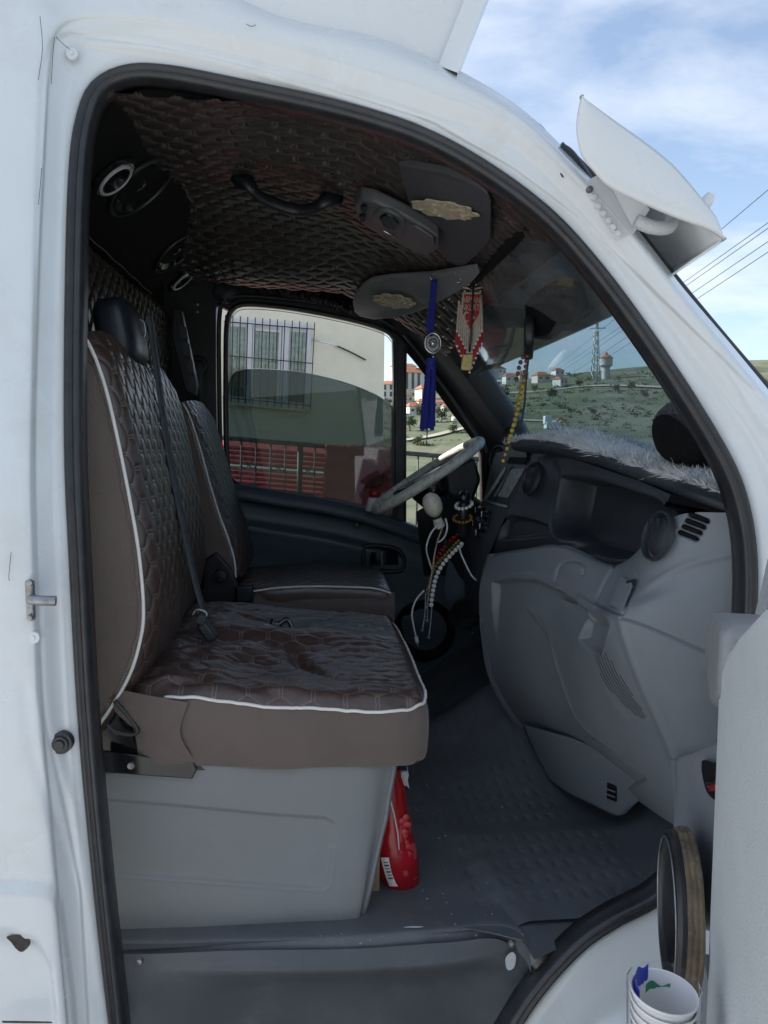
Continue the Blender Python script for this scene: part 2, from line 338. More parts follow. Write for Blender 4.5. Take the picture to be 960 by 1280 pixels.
M['paper'] = material('white_paper', (.66,.66,.64), .8, var=.05, vscale=20)
M['wood'] = material('dirty_mdf_ring', (.15,.115,.075), .85, var=.35, vscale=35, bump=.8, bscale=130, dirt=((.30,.25,.16), 50, .56, .75, .6))
M['redplastic'] = add_mask(material('red_film', (.34,.008,.014), .20, var=.25, vscale=14, rvar=.08), (.72,.30,.28))
M['redc'] = material('dark_red_plastic', (.11,.004,.008), .15, var=.2, vscale=20)
M['cup'] = material('white_cup_plastic', (.74,.74,.73), .4, var=.03)
M['bluefilm'] = material('blue_plastic', (.03,.05,.45), .3, var=.3, vscale=60)
M['greenfilm'] = material('green_print', (.05,.26,.14), .4, var=.2, vscale=40)
M['dogbrown'] = material('brown_plush', (.07,.030,.022), .9, var=.25, vscale=60, bump=.5, bscale=300)
M['chip'] = material('bare_rust', (.05,.040,.036), .8, var=.4, vscale=120)
M['glass'] = glass('window_glass', (.86,.91,.90))
M['tint'] = glass('tinted_window_glass', (.30,.36,.36), dust_haze=.02)
M['screen'] = glass('windscreen_glass', (.32,.43,.50), .5, 0.0, 1.38, dust_haze=.12)
M['film'] = glass('clear_film', (.985,.985,.985), 1.0, .3, 1.04, dust_haze=.05)
M['mirror'] = material('mirror_silver', (.85,.87,.88), .04, metal=1.0, var=.0, rvar=0)
_b = M['leather'].node_tree.nodes['Principled BSDF']; _b.inputs['Coat Weight'].default_value = .7; _b.inputs['Coat Roughness'].default_value = .38
# ================================================================== VAN: body shell
van = thing('van', (-.5, .8, -.75), 'white cargo van with its passenger door open showing the brown quilted cab', 'van')

# stations round the door opening: seal | jamb | skin | outer (photo pixels)
ST = [((163,1300),(108,1300),(74,1300),(-110,1300)), ((141,1100),(92,1100),(56,1100),(-110,1100)), ((120,900),(76,900),(38,900),(-110,900)),
 ((105,700),(66,700),(30,700),(-110,700)), ((97,550),(62,550),(28,550),(-110,550)), ((100,350),(66,350),(34,350),(-110,350)),
 ((106,220),(72,200),(42,180),(-110,120)), ((113,160),(78,120),(48,70),(-110,-60)), ((130,120),(90,66),(58,22),(-60,-160)),
 ((165,101),(124,48),(96,6),(50,-160)), ((210,101),(196,50),(190,12),(185,-100)), ((300,117),(312,72),(322,45),(334,8)),
 ((420,147),(440,108),(454,78),(470,42)), ((515,178),(540,140),(556,114),(574,88)), ((592,222),(622,185),(640,160),(657,140)),
 ((668,282),(698,248),(714,228),(730,212)), ((728,347),(760,312),(778,294),(793,282)), ((786,430),(820,394),(838,374),(854,360)),
 ((846,520),(882,484),(902,460),(920,438)), ((886,590),(925,562),(950,542),(985,520)), ((911,640),(948,622),(980,612),(1030,600)),
 ((924,700),(960,698),(990,695),(1050,690)), ((926,775),(962,775),(992,775),(1050,775)), ((918,880),(955,885),(985,890),(1050,900)),
 ((900,990),(938,1004),(968,1018),(1030,1040)), ((870,1070),(902,1100),(930,1125),(990,1180)), ((820,1128),(850,1165),(874,1196),(940,1280)),
 ((760,1180),(790,1218),(812,1250),(870,1330)), ((700,1240),(732,1275),(752,1300),(800,1370)), ((655,1300),(690,1330),(710,1355),(760,1420))]
SEAL_PX = [(148,1300),(126,1100),(108,900),(97,700),(91,550),(92,350),(96,220),(104,155),(121,112),(158,92),(210,92),(300,109),(420,135),(520,166),(602,209),(682,268),(744,335),(806,418),(866,508),(910,584),(929,640),(937,700),(936,775),(926,880),(905,990),(872,1070),(820,1122),(768,1150),(722,1182),(668,1242)]
ST = [(q_, t_[1], t_[2], t_[3]) for q_, t_ in zip(SEAL_PX, ST)]
for i_ in range(14, len(ST)):
    s_, o_ = A(ST[i_][0]), A(ST[i_][3]); ST[i_] = (tuple(s_), tuple(s_*.52+o_*.48), tuple(s_*.25+o_*.75), tuple(o_))
ST.append(((625,1310),(660,1345),(680,1370),(720,1430)))
def strip_rows(i0, i1):
    R = [[] for _ in range(8)]
    for i in range(i0, i1):
        s, j, k, o = [A(q) for q in ST[i]]
        top = 9 <= i <= 19
        R[0].append(PS(*s, .050)); R[1].append(PS(*(s*.8+j*.2), .024)); R[2].append(PS(*(s*.35+j*.65), .012)); R[3].append(PS(*j, .006))
        R[4].append(PS(*(j*.5+k*.5), -.004 if top else -.010)); R[5].append(PS(*k, -.012 if top else -.026))
        R[6].append(PS(*(k*.4+o*.6), -.014 if top else -.034)); p = PS(*o, .020 if top else -.036); R[7].append(p)
    return R
rows = strip_rows(0, len(ST))
body = part('body_side', (-.4, 0, 0), van, 'white painted body side framing the door opening')
gb = dens(rows, 110, 640); pxb = proj(gb); off = np.zeros(gb.shape[:2])
off -= .009*sstep(2.5, -2.5, sdist(pxb, [(-60,1110),(40,1110),(64,1113),(77,1128),(84,1180),(92,1240),(98,1320),(-60,1320)]))
off += .016*sstep(4, -7, sdist(pxb, [(-60,1166),(22,1167),(50,1178),(66,1206),(72,1260),(73,1320),(-60,1320)]))
off -= .003*np.exp(-(sdist(pxb, cr([(56,760),(58,850),(66,920),(86,990),(100,1060),(112,1140),(124,1240)], 30), False)/7)**2)
off += .0025*np.exp(-(sdist(pxb, cr([(30,860),(36,920),(52,980),(74,1040),(86,1090)], 30), False)/8)**2)
off -= .004*np.exp(-(sdist(pxb, cr([(108,52),(200,62),(300,84),(420,120),(520,152)], 30), False)/5)**2)
crs = [(112,1320),(100,1110),(74,985),(47,870),(38,600),(43,300),(50,90),(62,50),(86,40),(120,44),(200,56),(300,78),(420,114),(540,152),(640,208),(720,268),(1100,640),(1100,1320)]
off += .0035*sstep(2, -2, sdist(pxb, crs))
gb[..., 1] += off
grid('side_panel', gb, M['white'], body)
# roof edge and pillar edge turning away from the viewer
ov = [[], [], []]
for i in range(9, 20):
    p = A(rows[7][i]); f = i <= 14
    ov[0].append(p); ov[1].append(p+A((.012 if not f else .004, .035, .004 if f else -.006))); ov[2].append(p+A((.0, .16, .022 if f else -.02)) if f else p+A((-.012, .10, -.03)))
surf('roof_edge', ov, 10, 90, M['white'], body)
# rear part of the body side, outside the frame
R7 = [A(q) for q in rows[7]]
surf('side_skin', [[p, p+A((-.3,0,0)), A((-2.6, p[1], p[2]))] for p in [A((R7[0][0], R7[0][1], -.75))]+R7[0:9]], 30, 12, M['white'], body)
surf('front_wing', [[p, p*.5+A((1.34,.02,min(p[2], .72)))*.5+A((0,-.012,0)), A((1.34,.03,min(p[2]-.1, .62)))] for p in R7[19:31]], 40, 20, M['white'], body)

# door seal: lobed rubber section swept round the opening
sp = A([PS(*s[0], .022) for s in ST]); sp = cr(sp, 260)
SEALK = .78
prof = [(.019,.012),(.018,-.006),(.012,-.016),(.006,-.0135),(.003,-.006),(-.001,-.004),(-.005,-.010),(-.011,-.010),(-.017,-.002),(-.019,.010),(-.018,.030),(.016,.034)]
prof = [(a_*SEALK, b_) for a_, b_ in prof]
seal = part('door_seal', sp[60], van, 'black rubber seal running round the door opening')
sweep('outer_lip', sp, prof, (0,1,0), M['gasket'], seal)
sp2 = A([PS(q[0], q[1], .052) for s, q in zip(ST, [A(s[0])+(A(s[0])-A(s[1]))/np.linalg.norm(A(s[0])-A(s[1]))*9 for s in ST])]); sp2 = cr(sp2, 220)
tube('inner_bead', sp2, .0065, M['gasket'], seal, sides=10)

# roof skin, rear bulkhead, far side skin
def roof_z(x): return float(np.interp(x, [-2, -.6, -.2, .05, .22, .36, .46], [1.53, 1.53, 1.525, 1.50, 1.44, 1.36, 1.285]))
xs = np.linspace(-.75, .44, 30); ys = np.linspace(.20, 1.55, 20)
g = A([[(x, y, roof_z(x)+.03-.05*((y-.85)/.7)**4) for y in ys] for x in xs]); grid('roof_skin', g, M['white'], body)
# cargo body standing behind and over the cab
cargo = part('cargo_body', (-2, .8, 1.5), van, 'white box body nose overhanging the cab roof')
b0, b1, b2 = P(566, 88, .13), P(604, -8, .13), P(200, -30, .13)
sl = (b1-b0)/(b1[2]-b0[2]); tp = b0+sl*(2.45-b0[2])
prism('side_wall', [b0, tp, (-3.6,.13,2.45), (-3.6,.13,1.2), (-.70,.13,1.2), (-.66,.13,1.50), (-.2,.13,1.52)], (0,.025,0), M['whiteg'], cargo)
mesh('nose_wall', [b0+A((0,.02,0)), tp+A((0,.02,0)), tp+A((0,1.50,0)), b0+A((0,1.50,0))], [(0,1,2,3)], M['whiteg'], cargo, smooth=False)
mesh('nose_floor', [b0+A((0,.025,0)), b0+A((0,1.5,0)), (-.66,1.63,1.56), (-.66,.155,1.56)], [(0,1,2,3)], M['whiteg'], cargo, smooth=False)
mesh('top_wall', [tp+A((0,.02,0)), tp+A((0,1.5,0)), (-3.6,1.63,2.45), (-3.6,.15,2.45)], [(0,1,2,3)], M['whiteg'], cargo, smooth=False)
mesh('side_wall', [b0+A((0,1.5,0)), tp+A((0,1.5,0)), (-3.6,1.63,2.45), (-3.6,1.63,0), (-.7,1.63,0), (-.66,1.63,1.55)], [(0,1,2,3,4,5)], M['whiteg'], cargo, smooth=False)
e0, e1 = P(548, 82, .115), P(585, -12, .115); e2, e3 = P(572, 91, .09), P(612, -12, .09)
u = (e1-e0)/(e1[2]-e0[2])*(2.45-e1[2]); 
mesh('corner_flange', [e0, e2, e3+u, e1+u, e0+A((0,.03,0)), e2+A((.004,.05,0)), e3+u+A((.004,.05,0)), e1+u+A((0,.03,0))], [(0,1,2,3),(1,5,6,2),(4,7,6,5),(0,3,7,4)], M['whiteg'], cargo, smooth=False)

# windscreen and its far pillar
WS = lambda t, y: A((.415+(.86-.415)*t, y, 1.268+(.76-1.268)*t - .0)) + A((-.10,0,0))*((y-.83)/.75)**2*t*.6
g = A([[WS(t, y) for y in np.linspace(.10, 1.60, 24)] for t in np.linspace(-.04, 1, 24)])
scr = part('windscreen', (.6, .83, 1.0), van, 'slanted windscreen glass')
grid('pane', g, M['screen'], scr)
ed = A([PS(*q, .045) for q in ((700,182),(735,216),(793,285),(854,362),(920,441),(990,521))])
tube('rubber_edge', cr(ed, 60), .008, M['gasket'], scr, sides=8)
tube('rubber_edge', cr([(WS(-.03, y)+A((0,0,.01))) for y in np.linspace(.15, 1.6, 8)], 30), .016, M['blackm'], scr, sides=8)
tube('rubber_edge', cr([(WS(t, .82+.0)*A((1,0,1))+A((0,1.615,0))) for t in (-.05,.3,.7,1.02)], 20), .02, M['blackm'], scr, sides=8)
# far windscreen pillar: broad, black
fp = [[(470,398,1.60),(520,455,1.60),(560,510,1.60),(604,572,1.60),(625,640,1.60)], [(500,392,1.545),(545,445,1.545),(585,497,1.545),(622,545,1.545),(640,610,1.545)],
      [(560,392,1.54),(592,440,1.54),(617,482,1.54),(652,536,1.54),(668,600,1.54)], [(575,400,1.62),(600,440,1.62),(625,482,1.62),(660,536,1.62),(676,600,1.62)]]
surf('pillar', [[P(*q) for q in r] for r in fp], 12, 24, M['black'], van)
tube('pillar_ridge', cr([P(*q) for q in ((505,418,1.545),(545,470,1.545),(580,520,1.545),(612,568,1.545))], 24), .006, M['dash'], van, sides=8)

# unseen bonnet ahead of the windscreen, added to bounce light up under the visor
bon = [[(.87,y,.735-.05*((y-.83)/.8)**4), (1.05,y,.66-.06*((y-.83)/.8)**4), (1.28,y,.50-.09*((y-.83)/.8)**4), (1.36,y,.30), (1.38,y,-.1)] for y in np.linspace(.0, 1.66, 9)]
surf('bonnet', bon, 30, 30, M['white'], van)
# outside sun visor of white fibreglass over the windscreen
OV = [(726,120),(721,148),(721,170),(727,194),(742,214),(762,234),(797,252),(843,272),(884,287),(905,301)]
OT = [(905,301),(897,275),(878,249),(843,208),(808,179),(767,150),(740,130),(726,120)]
vis = part('outside_visor', (.55, .5, 1.3), van, 'white fibreglass sun visor above the windscreen')
lo = cr([P(*q, -.03) for q in OV], 40); hi = cr([P(*q, -.03) for q in OT], 40)[::-1]
cap = A([lo*(1-t)+hi*t+A((0,-.006*math.sin(math.pi*t)**.7,0)) for t in np.linspace(0, 1, 14)])
grid('end_cap', cap, M['whiteg'], vis, thick=.004)
sh = []   # upper shell swept across the cab with a slight bow
for y in np.linspace(-.03, 1.66, 24):
    bow = .05*(1-((y-.815)/.85)**2); f_ = .52*float(sstep(-.03,.13,y))-.42*float(sstep(.25,.65,y)); k_ = np.linspace(f_*39, 39, 40); hi_ = np.stack([np.interp(k_, np.arange(40), hi[:, c_]) for c_ in range(3)], 1); sh.append(hi_+A((bow*.8, y+.03, bow*.25)))
grid('shell', A(sh), M['whiteg'], vis, thick=.005)
# downturned front lip below the leading edge
fl = []
for s in sh:
    e = s[0] if s[0][0] > s[-1][0] else s[-1]
    w_ = float(sstep(-.05,.20,e[1])); fl.append([e, e+A((-.012,0,-.018))*w_, e+A((-.055,0,-.050))*w_, e+A((-.105,0,-.085))*w_])
grid('front_lip', A(fl), M['whiteg'], vis, thick=.004)
# bracket plate with its bolts
q = [PS(*t, -.012) for t in ((731,228),(752,216),(792,292),(769,301))]
o = prism('bracket', q, (0,-.004,0), M['whiteg'], vis)
q2 = [PS(752,216,-.014), PS(788,232,-.03), PS(812,262,-.03), PS(792,292,-.014)]
mesh('bracket_arm', q2, [(0,1,2,3)], M['whiteg'], vis)
for k, (px, py) in enumerate(((737,237),(742,247),(748,258),(754,267),(760,276),(766,284),(772,292))):
    MB().lathe([(.0001,-.0055),(.004,-.005),(.0055,-.003),(.006,.002)], PS(px, py, -.016), (0,1,0), 12).build('bolt', M['steel'] if k in (0,) else M['whiteg'], vis)
tube('visor_stay', cr([P(795,276,.02), P(815,284,.02), P(836,284,.03), P(840,270,.06), P(838,262,.1)], 20), .011, M['trim'], vis, sides=10)
MB().lathe([(.0001,-.012),(.008,-.010),(.010,0),(.010,.012)], P(884,251,.02), (-.55,0,-.8), 12).build('cap_nut', M['whiteg'], vis)
# roof marker lamps seen against the sky
mk = part('roof_marker', P(672,155,.25), van, 'dark marker lamp on the roof edge')
MB().ball(P(670,166,.15), (.030,.03,.006), 24, 14, rot=rot_axes((.78,0,-.62),(.62,0,.78))).build('lens', M['gasket'], mk)
tube('wiper_gasket', cr([P(700,184,.1), P(712,192,.1), P(724,208,.1), P(736,226,.1)], 14), .008, M['gasket'], mk)

# jamb hardware on the rear pillar
st = part('door_striker', PS(48,750,-.0), van, 'worn metal door striker on the pillar')
MB().box(PS(38,750,-.02), (.013,.012,.062)).build('plate', M['steel'], st, bevel=.004)
MB().tube([PS(38,750,-.01), PS(40,750,-.045), PS(58,751,-.048), PS(70,751,-.046)], .0075, 12).build('pin', M['steel'], st)
for py in (728, 772): MB().lathe([(.0001,-.006),(.004,-.005),(.005,0)], PS(38, py, -.028), (0,1,0), 10).build('screw', M['steel'], st)
pl = part('rubber_plug', PS(78,928,0), van, 'round black rubber buffer on the pillar')
MB().lathe([(.0001,-.014),(.007,-.014),(.008,-.010),(.012,-.010),(.013,-.006),(.017,-.005),(.018,.006)], PS(77,928,.004), (0,1,0), 28).build('buffer', M['gasket'], pl)
for (px, py, off) in ((8,1127,-.036),(56,1127,-.018),(90,67,.0),(42,797,-.022)):
    MB().lathe([(.0001,-.004),(.003,-.004),(.0035,-.002),(.009,-.0015),(.010,.003)], PS(px, py, off), (0,1,0), 18).build('rivet', M['white'], body)
# pressed panel at the foot of the pillar
def press(name, pts, y, dy, mat):
    p = cr([PS(*t, y) for t in pts], 60); tube(name, p, .0055, mat, body, sides=8, flat=.6)
def chip(pts, off, name='paint_chip'):
    q = cr([PS(*t, off) for t in pts], 26, closed=True); mesh(name, q, [tuple(range(len(q)))], M['chip'], body, smooth=False)
chip([(8,1171),(22,1168),(35,1172),(38,1180),(28,1190),(20,1186),(14,1178)], -.037)
chip([(2,1276),(66,1277),(66,1279),(2,1278.5)], -.046)
chip([(700,216),(703,218),(705,222),(702,221)], -.016)
for pts in ([(50,20),(53,60),(48,100)], [(52,210),(50,235),(48,256)], [(68,46),(66,70),(64,105)], [(70,46),(80,56),(88,62)], [(308,30),(314,33),(320,31)], [(14,690),(11,720),(12,726)]):
    tube('paint_crack', cr([PS(*t, -.036 if t[0] < 60 else -.02) for t in pts], 12), .00045, M['chip'], body, sides=5)
# ================================================================== VAN: cab lining
def liner_z(x, y):
    z = np.interp(x, [-.75, -.35, -.1, .08, .22, .34, .43], [1.475, 1.475, 1.468, 1.448, 1.395, 1.325, 1.262])
    z = z - .085*sstep(.70, 1.27, y)**1.3 - .03*sstep(.30, .05, y)
    return z + .007*np.sin(x*11+y*5) + .006*np.sin(y*9-x*4)
def PL(px, py, dz=0.0):
    z = 1.40
    for _ in range(30): p = PZ(px, py, z); z = .5*z+.5*(float(liner_z(p[0], p[1]))+dz)
    return PZ(px, py, z)
lin = part('headliner', (-.1, .8, 1.45), van, 'dark brown quilted headliner with pale hexagon stitching')
X, Y = np.meshgrid(np.linspace(-.42, .425, 440), np.linspace(.135, 1.31, 620), indexing='ij')
h, st_ = quilt(X+.012*np.sin(Y*6), Y+.02*np.sin(X*5), .056, .027) if False else quilt(X+.008*np.sin(Y*6), Y+.01*np.sin(X*7), .062, .031, k=.84, line=.0017)
Z = liner_z(X, Y)-.0075*h+.003*vnoise(X*40, Y*40, 3)
grid('quilted_panel', np.stack([X, Y, Z], -1), M['liner'], lin, attr=st_, flip=True)
# rear wall (quilted) and black speaker shelf
rw = part('rear_wall', (-.62, .8, .9), van, 'dark quilted rear wall behind the seats')
Yg, Zg = np.meshgrid(np.linspace(.15, 1.60, 500), np.linspace(.9, 1.33, 220), indexing='ij')
h, st_ = quilt(Zg, Yg, .060, .029, line=.0015)
grid('quilted_panel', np.stack([-.515+.009*h, Yg, Zg], -1), M['liner'], rw, attr=st_, flip=True)
mesh('lower_panel', [(-.62,.02,-.1),(-.62,1.66,-.1),(-.62,1.60,1.50),(-.62,.14,1.50)], [(0,1,2,3)], M['blackm'], rw, smooth=False)
shelf = part('speaker_shelf', (-.4, .6, 1.4), van, 'black overhead speaker shelf with round speakers')
b_, t_ = A((-.485,0,1.325)), A((-.305,0,1.478)); nS = np.cross(A((0,1,0)), t_-b_); nS /= np.linalg.norm(nS)
if nS[0] < 0: nS = -nS
g = []
for y in np.linspace(.14, 1.17, 30):
    r = [(-.61,y,1.325), b_+A((-.02,y,0)), b_+A((0,y,.006)), (b_+t_)/2+A((0,y,0)), t_+A((0,y,0))]
    if y > 1.16: r = [A(q)*A((1,1,1)) for q in r]
    g.append(cr(r, 24))
grid('shelf_face', A(g), M['blackm'], shelf)
prism('shelf_end', [(-.61,1.17,1.325), b_+A((0,1.17,0)), t_+A((0,1.17,0)), (-.61,1.17,1.478)], (0,.01,0), M['blackm'], shelf)
for y0, a, b in ((0, b_, None), (0, t_, None)):
    pa = [a+nS*.004+A((0,y,.0015*math.sin(y*40))) for y in np.linspace(.15, 1.17, 60)]
    tube('stitched_seam', pa, .0016, material('seam_thread', (.20,.18,.16), .8), shelf, sides=5)
def on_shelf(px, py):
    d = ray(px, py); t = np.dot(b_-CAM, nS)/np.dot(d, nS); return CAM+d*t
def speaker_round(px, py, r, name, ring, cone_mat, label):
    c = on_shelf(px, py); e = part(name, c, shelf, label)
    MB().lathe([(r*.98,0),(r,.004),(r*.985,.007),(r*.93,.008),(r*.91,.004)], c, nS, 48).build('rim', ring, e)
    MB().lathe([(r*.91,.004),(r*.82,.007),(r*.74,.003),(r*.34,-.012),(r*.30,-.004),(r*.15,.004),(.0001,.006)], c, nS, 48).build('cone', cone_mat, e)
    return e
# (shelf things: four speakers; each is rim + cone)
speaker_round(176, 232, .088, 'woofer', M['black'], M['gloss'], 'large black cone speaker')
speaker_round(221, 314, .082, 'woofer', M['black'], M['gloss'], 'large black cone speaker')
def tweeter(px, py):
    c = on_shelf(px, py); e = part('tweeter', c, shelf, 'silver ringed horn tweeter')
    MB().lathe([(.054,0),(.055,.006),(.050,.010),(.042,.011),(.040,.006)], c, nS, 40).build('rim', M['gloss'], e)
    MB().lathe([(.040,.006),(.040,.013),(.036,.015),(.033,.013)], c, nS, 40).build('silver_ring', M['silver'], e)
    MB().lathe([(.033,.012),(.020,-.004),(.008,-.010),(.0001,-.004)], c, nS, 32).build('horn', M['gloss'], e)
tweeter(140, 220); tweeter(226, 348)

# ------------------------------------------------------------------ far (driver's) door
YF = 1.60
fd = part('driver_door', (.1, YF, .4), van, 'closed dark teal door across the cab with its window half lowered')
WIN = [(297,602),(289,590),(286,540),(286,460),(287,408),(292,391),(306,384),(350,387),(400,395),(450,406),(480,416),(490,425),(492,440),(492,520),(492,600),(490,646),(470,639),(440,631),(400,623),(350,615),(315,607)]
QW = [(508,438),(514,436),(540,466),(570,504),(592,536),(600,560),(602,600),(602,652),(592,662),(550,662),(513,657),(507,645),(507,540)]
def offset_loop(l, d):
    p = A(l); n = np.roll(p, -1, 0)-np.roll(p, 1, 0); n = np.stack([n[:, 1], -n[:, 0]], 1); n /= np.linalg.norm(n, axis=1)[:, None]
    c = p.mean(0); s = np.sign(((p-c)*n).sum(1).sum()); return p+n*d*s
def frame_ring(name, loop, offs, ys, mat, parent, n=140):
    rows = []
    for d, y in zip(offs, ys):
        l = offset_loop(cr(loop, n, closed=True), d); rows.append([P(q[0], q[1], y) for q in l])
    g = A(rows); return mesh(name, g.reshape(-1, 3), quads(g.shape[0], n, wrap_c=True), mat, parent)
frame_ring('window_frame', WIN, (0, 1, 5, 7), (1.66, 1.585, 1.58, 1.60), M['gasket'], fd)
frame_ring('window_frame', QW, (0, .6, 4, 6), (1.66, 1.585, 1.58, 1.60), M['gasket'], fd)
# grey frame border and surrounding dark door frame (kept outside the glass by construction)
bl = cr([P(*q, 1.585) for q in ((281,600),(276,560),(274,480),(274,400),(280,376),(298,370),(350,373),(410,382),(470,398),(500,415))], 70)
tube('frame_edge', bl, .008, M['dash'], fd, sides=8)
tube('frame_highlight', cr([P(*q, 1.60) for q in ((288,470),(288,405),(293,393),(306,386.5),(350,389),(400,397),(450,408),(480,418),(489,427))], 60), .0016, M['trim'], fd, sides=6)  # pale tube drawn for the reflection line along the frame
def far_poly(name, px, y, th, mat, parent=None, **kw): return prism(name, [P(*q, y) for q in px], (0, th, 0), mat, parent or fd, **kw)
far_poly('rear_upright', [(205,250),(262,330),(270,380),(270,480),(272,590),(285,602),(300,900),(205,900)], 1.60, .06, M['black'])
far_poly('upper_frame', [(205,250),(560,250),(620,400),(520,415),(508,432),(496,430),(488,418),(480,410),(450,400),(400,389),(350,381),(302,378),(286,388),(270,380)], 1.605, .05, M['black'])
far_poly('division_post', [(491,415),(509,420),(508,480),(508,670),(491,670),(492,480)], 1.585, .05, M['black'])
far_poly('front_upright', [(600,540),(612,560),(660,600),(660,900),(598,900),(603,660),(603,600)], 1.612, .05, M['black'])
far_poly('corner_frame', [(508,418),(516,420),(560,470),(600,525),(612,560),(604,562),(595,536),(572,503),(542,465),(516,434),(508,434)], 1.60, .05, M['black'])
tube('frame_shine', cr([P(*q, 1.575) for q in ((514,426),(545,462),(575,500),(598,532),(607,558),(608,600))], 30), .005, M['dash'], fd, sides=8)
mesh('quarter_pane', [P(*q, 1.63) for q in QW], [tuple(range(len(QW)))], M['glass'], fd, smooth=False)
TOP = [(284,486),(289,470),(300,463),(320,461.5),(345,462.5),(380,466),(430,478),(470,494),(495,512)]
tl = cr(TOP, 40); pane = [P(*q, 1.632) for q in tl]+[P(*q, 1.632) for q in ((495,655),(440,640),(284,620))]
o = prism('lowered_pane', pane, (0,.0045,0), M['tint'], fd, label='tinted window pane wound half way down', smooth=False)
tube('pane_edge', [P(*q, 1.634) for q in tl], .0022, material('ground_glass_edge', (.62,.70,.66), .35), fd, sides=6)
# door card: a relief grid
xs = [255, 300, 350, 400, 450, 490, 540, 600, 660]; sill = [598, 604, 613, 621, 632, 645, 662, 668, 670]
prof = [(0,1.60),(3,1.565),(12,1.548),(20,1.552),(24,1.590),(42,1.592),(52,1.560),(66,1.566),(90,1.582),(112,1.580),(120,1.556),(128,1.560),(150,1.585),(200,1.59),(290,1.59)]
fade = [.15, .8, 1, 1, .9, .45, .1, 0, 0]
rows = []
for dy, y in prof:
    flat = np.interp(dy, [0,3,12,66,290], [1.60,1.565,1.550,1.566,1.59])
    rows.append([P(x_, s_+dy, flat+(y-flat)*f_) for x_, s_, f_ in zip(xs, sill, fade)])
surf('door_card', rows, 110, 90, M['door'], fd)
hp = cr([P(*q, 1.566) for q in ((455,686),(460,682),(480,683),(498,688),(505,700),(503,711),(496,714),(475,714),(457,712),(454,700))], 50, closed=True)
tube('handle_surround', hp, .009, M['black'], fd, sides=8, closed=True)
mesh('handle_cup', hp+A((0,.004,0)), [tuple(range(50))], M['blackm'], fd, smooth=False)
surf('release_handle', [[P(x_,y_,1.562-.010*c) for x_, c in ((462,0),(472,1),(485,1),(498,.2))] for y_ in (690,694,700,706)], 12, 16, M['gloss'], fd)
MB().lathe([(.0001,-.006),(.010,-.005),(.012,0)], P(446,657,1.572), (0,1,0), 18).build('lock_knob', M['black'], fd)
MB().lathe([(.0001,-.006),(.008,-.005),(.010,0)], P(372,638,1.585), (0,1,0), 18).build('armrest_screw', M['black'], fd)
c = P(530, 788, 1.575)
MB().lathe([(.118,.03),(.116,-.012),(.104,-.016),(.096,-.008),(.085,-.004),(.06,.012),(.03,.016),(.028,.004),(.0001,.0)], c, (0,1,0), 40).build('door_speaker', M['blackm'], fd)
# far side of the cab shell below and behind, metal pillar with belt guide
far_poly('side_wall', [(-200,200),(250,200),(250,1000),(-200,1000)], 1.63, .02, M['blackm'], van)
far_poly('front_side_wall', [(640,560),(760,560),(760,900),(640,900)], 1.62, .02, M['blackm'], van)
for (px, py) in ((265,335),(268,341),(247,381),(247,390)):
    MB().lathe([(.0001,-.004),(.004,-.003),(.005,0)], P(px, py, 1.598), (0,1,0), 10).build('pillar_screw', M['steel'], fd)
bulge = MB().ball(P(283,366,1.60), (.05,.03,.04)); bulge.build('pillar_corner', M['dash'], fd)
# black fur fringe over the far door
def fur(name, pts, nrm, length, mat, parent, width=.0022, jit=.5, seed=1, droop=0.0, kind='stuff'):
    rs = np.random.RandomState(seed); p = A(pts); n = A(nrm); k = len(p)
    d = n+rs.normal(0, jit, (k, 3)); d /= np.linalg.norm(d, axis=1)[:, None]; L = length*(.55+.9*rs.rand(k))[:, None]
    s = np.cross(d, rs.normal(0, 1, (k, 3))); s /= np.linalg.norm(s, axis=1)[:, None]; w = width*(.6+.8*rs.rand(k))[:, None]
    bend = rs.normal(0, .35, (k, 3))*L+A((0,0,-1))*droop*L
    m1 = p+d*L*.55+bend*.2; tip = p+d*L+bend*.6
    v = np.stack([p-s*w, p+s*w, m1+s*w*.8, m1-s*w*.8, tip], 1).reshape(-1, 3); b = np.arange(k)[:, None]*5
    f = np.concatenate([b+A([[0,1,2]]), b+A([[0,2,3]]), b+A([[3,2,4]])]).astype(int)
    return mesh(name, v, f, mat, parent, smooth=False, kind=kind)
fringe = part('fur_fringe', P(350,350,1.5), van, 'black fur strip hanging over the far door')
pa = cr([P(*q, 1.52) for q in ((258,322),(300,338),(350,352),(400,362),(445,378))], 50)
grid('backing', A([[p+A((0,.04,.02)), p+A((0,0,.03)), p+A((0,-.02,0)), p+A((0,0,-.03)), p+A((0,.05,-.04))] for p in cr(pa, 40)]), M['blackm'], fringe)
rs = np.random.RandomState(5); k = 2600; q = pa[rs.randint(0, 50, k)]+rs.normal(0, .012, (k, 3))
fur('pile', q, np.tile(A((.0,-.5,-.8)), (k, 1)), .034, M['furb'], fringe, seed=2)
q = pa[rs.randint(0, 50, 260)]+A((0,-.012,-.03))+rs.normal(0, .006, (260, 3))
fur('pale_tips', q, np.tile(A((.2,-.5,-.8)), (260, 1)), .02, material('fringe_tips', (.13,.11,.09), .8), fringe, seed=3, width=.0012, jit=.8)
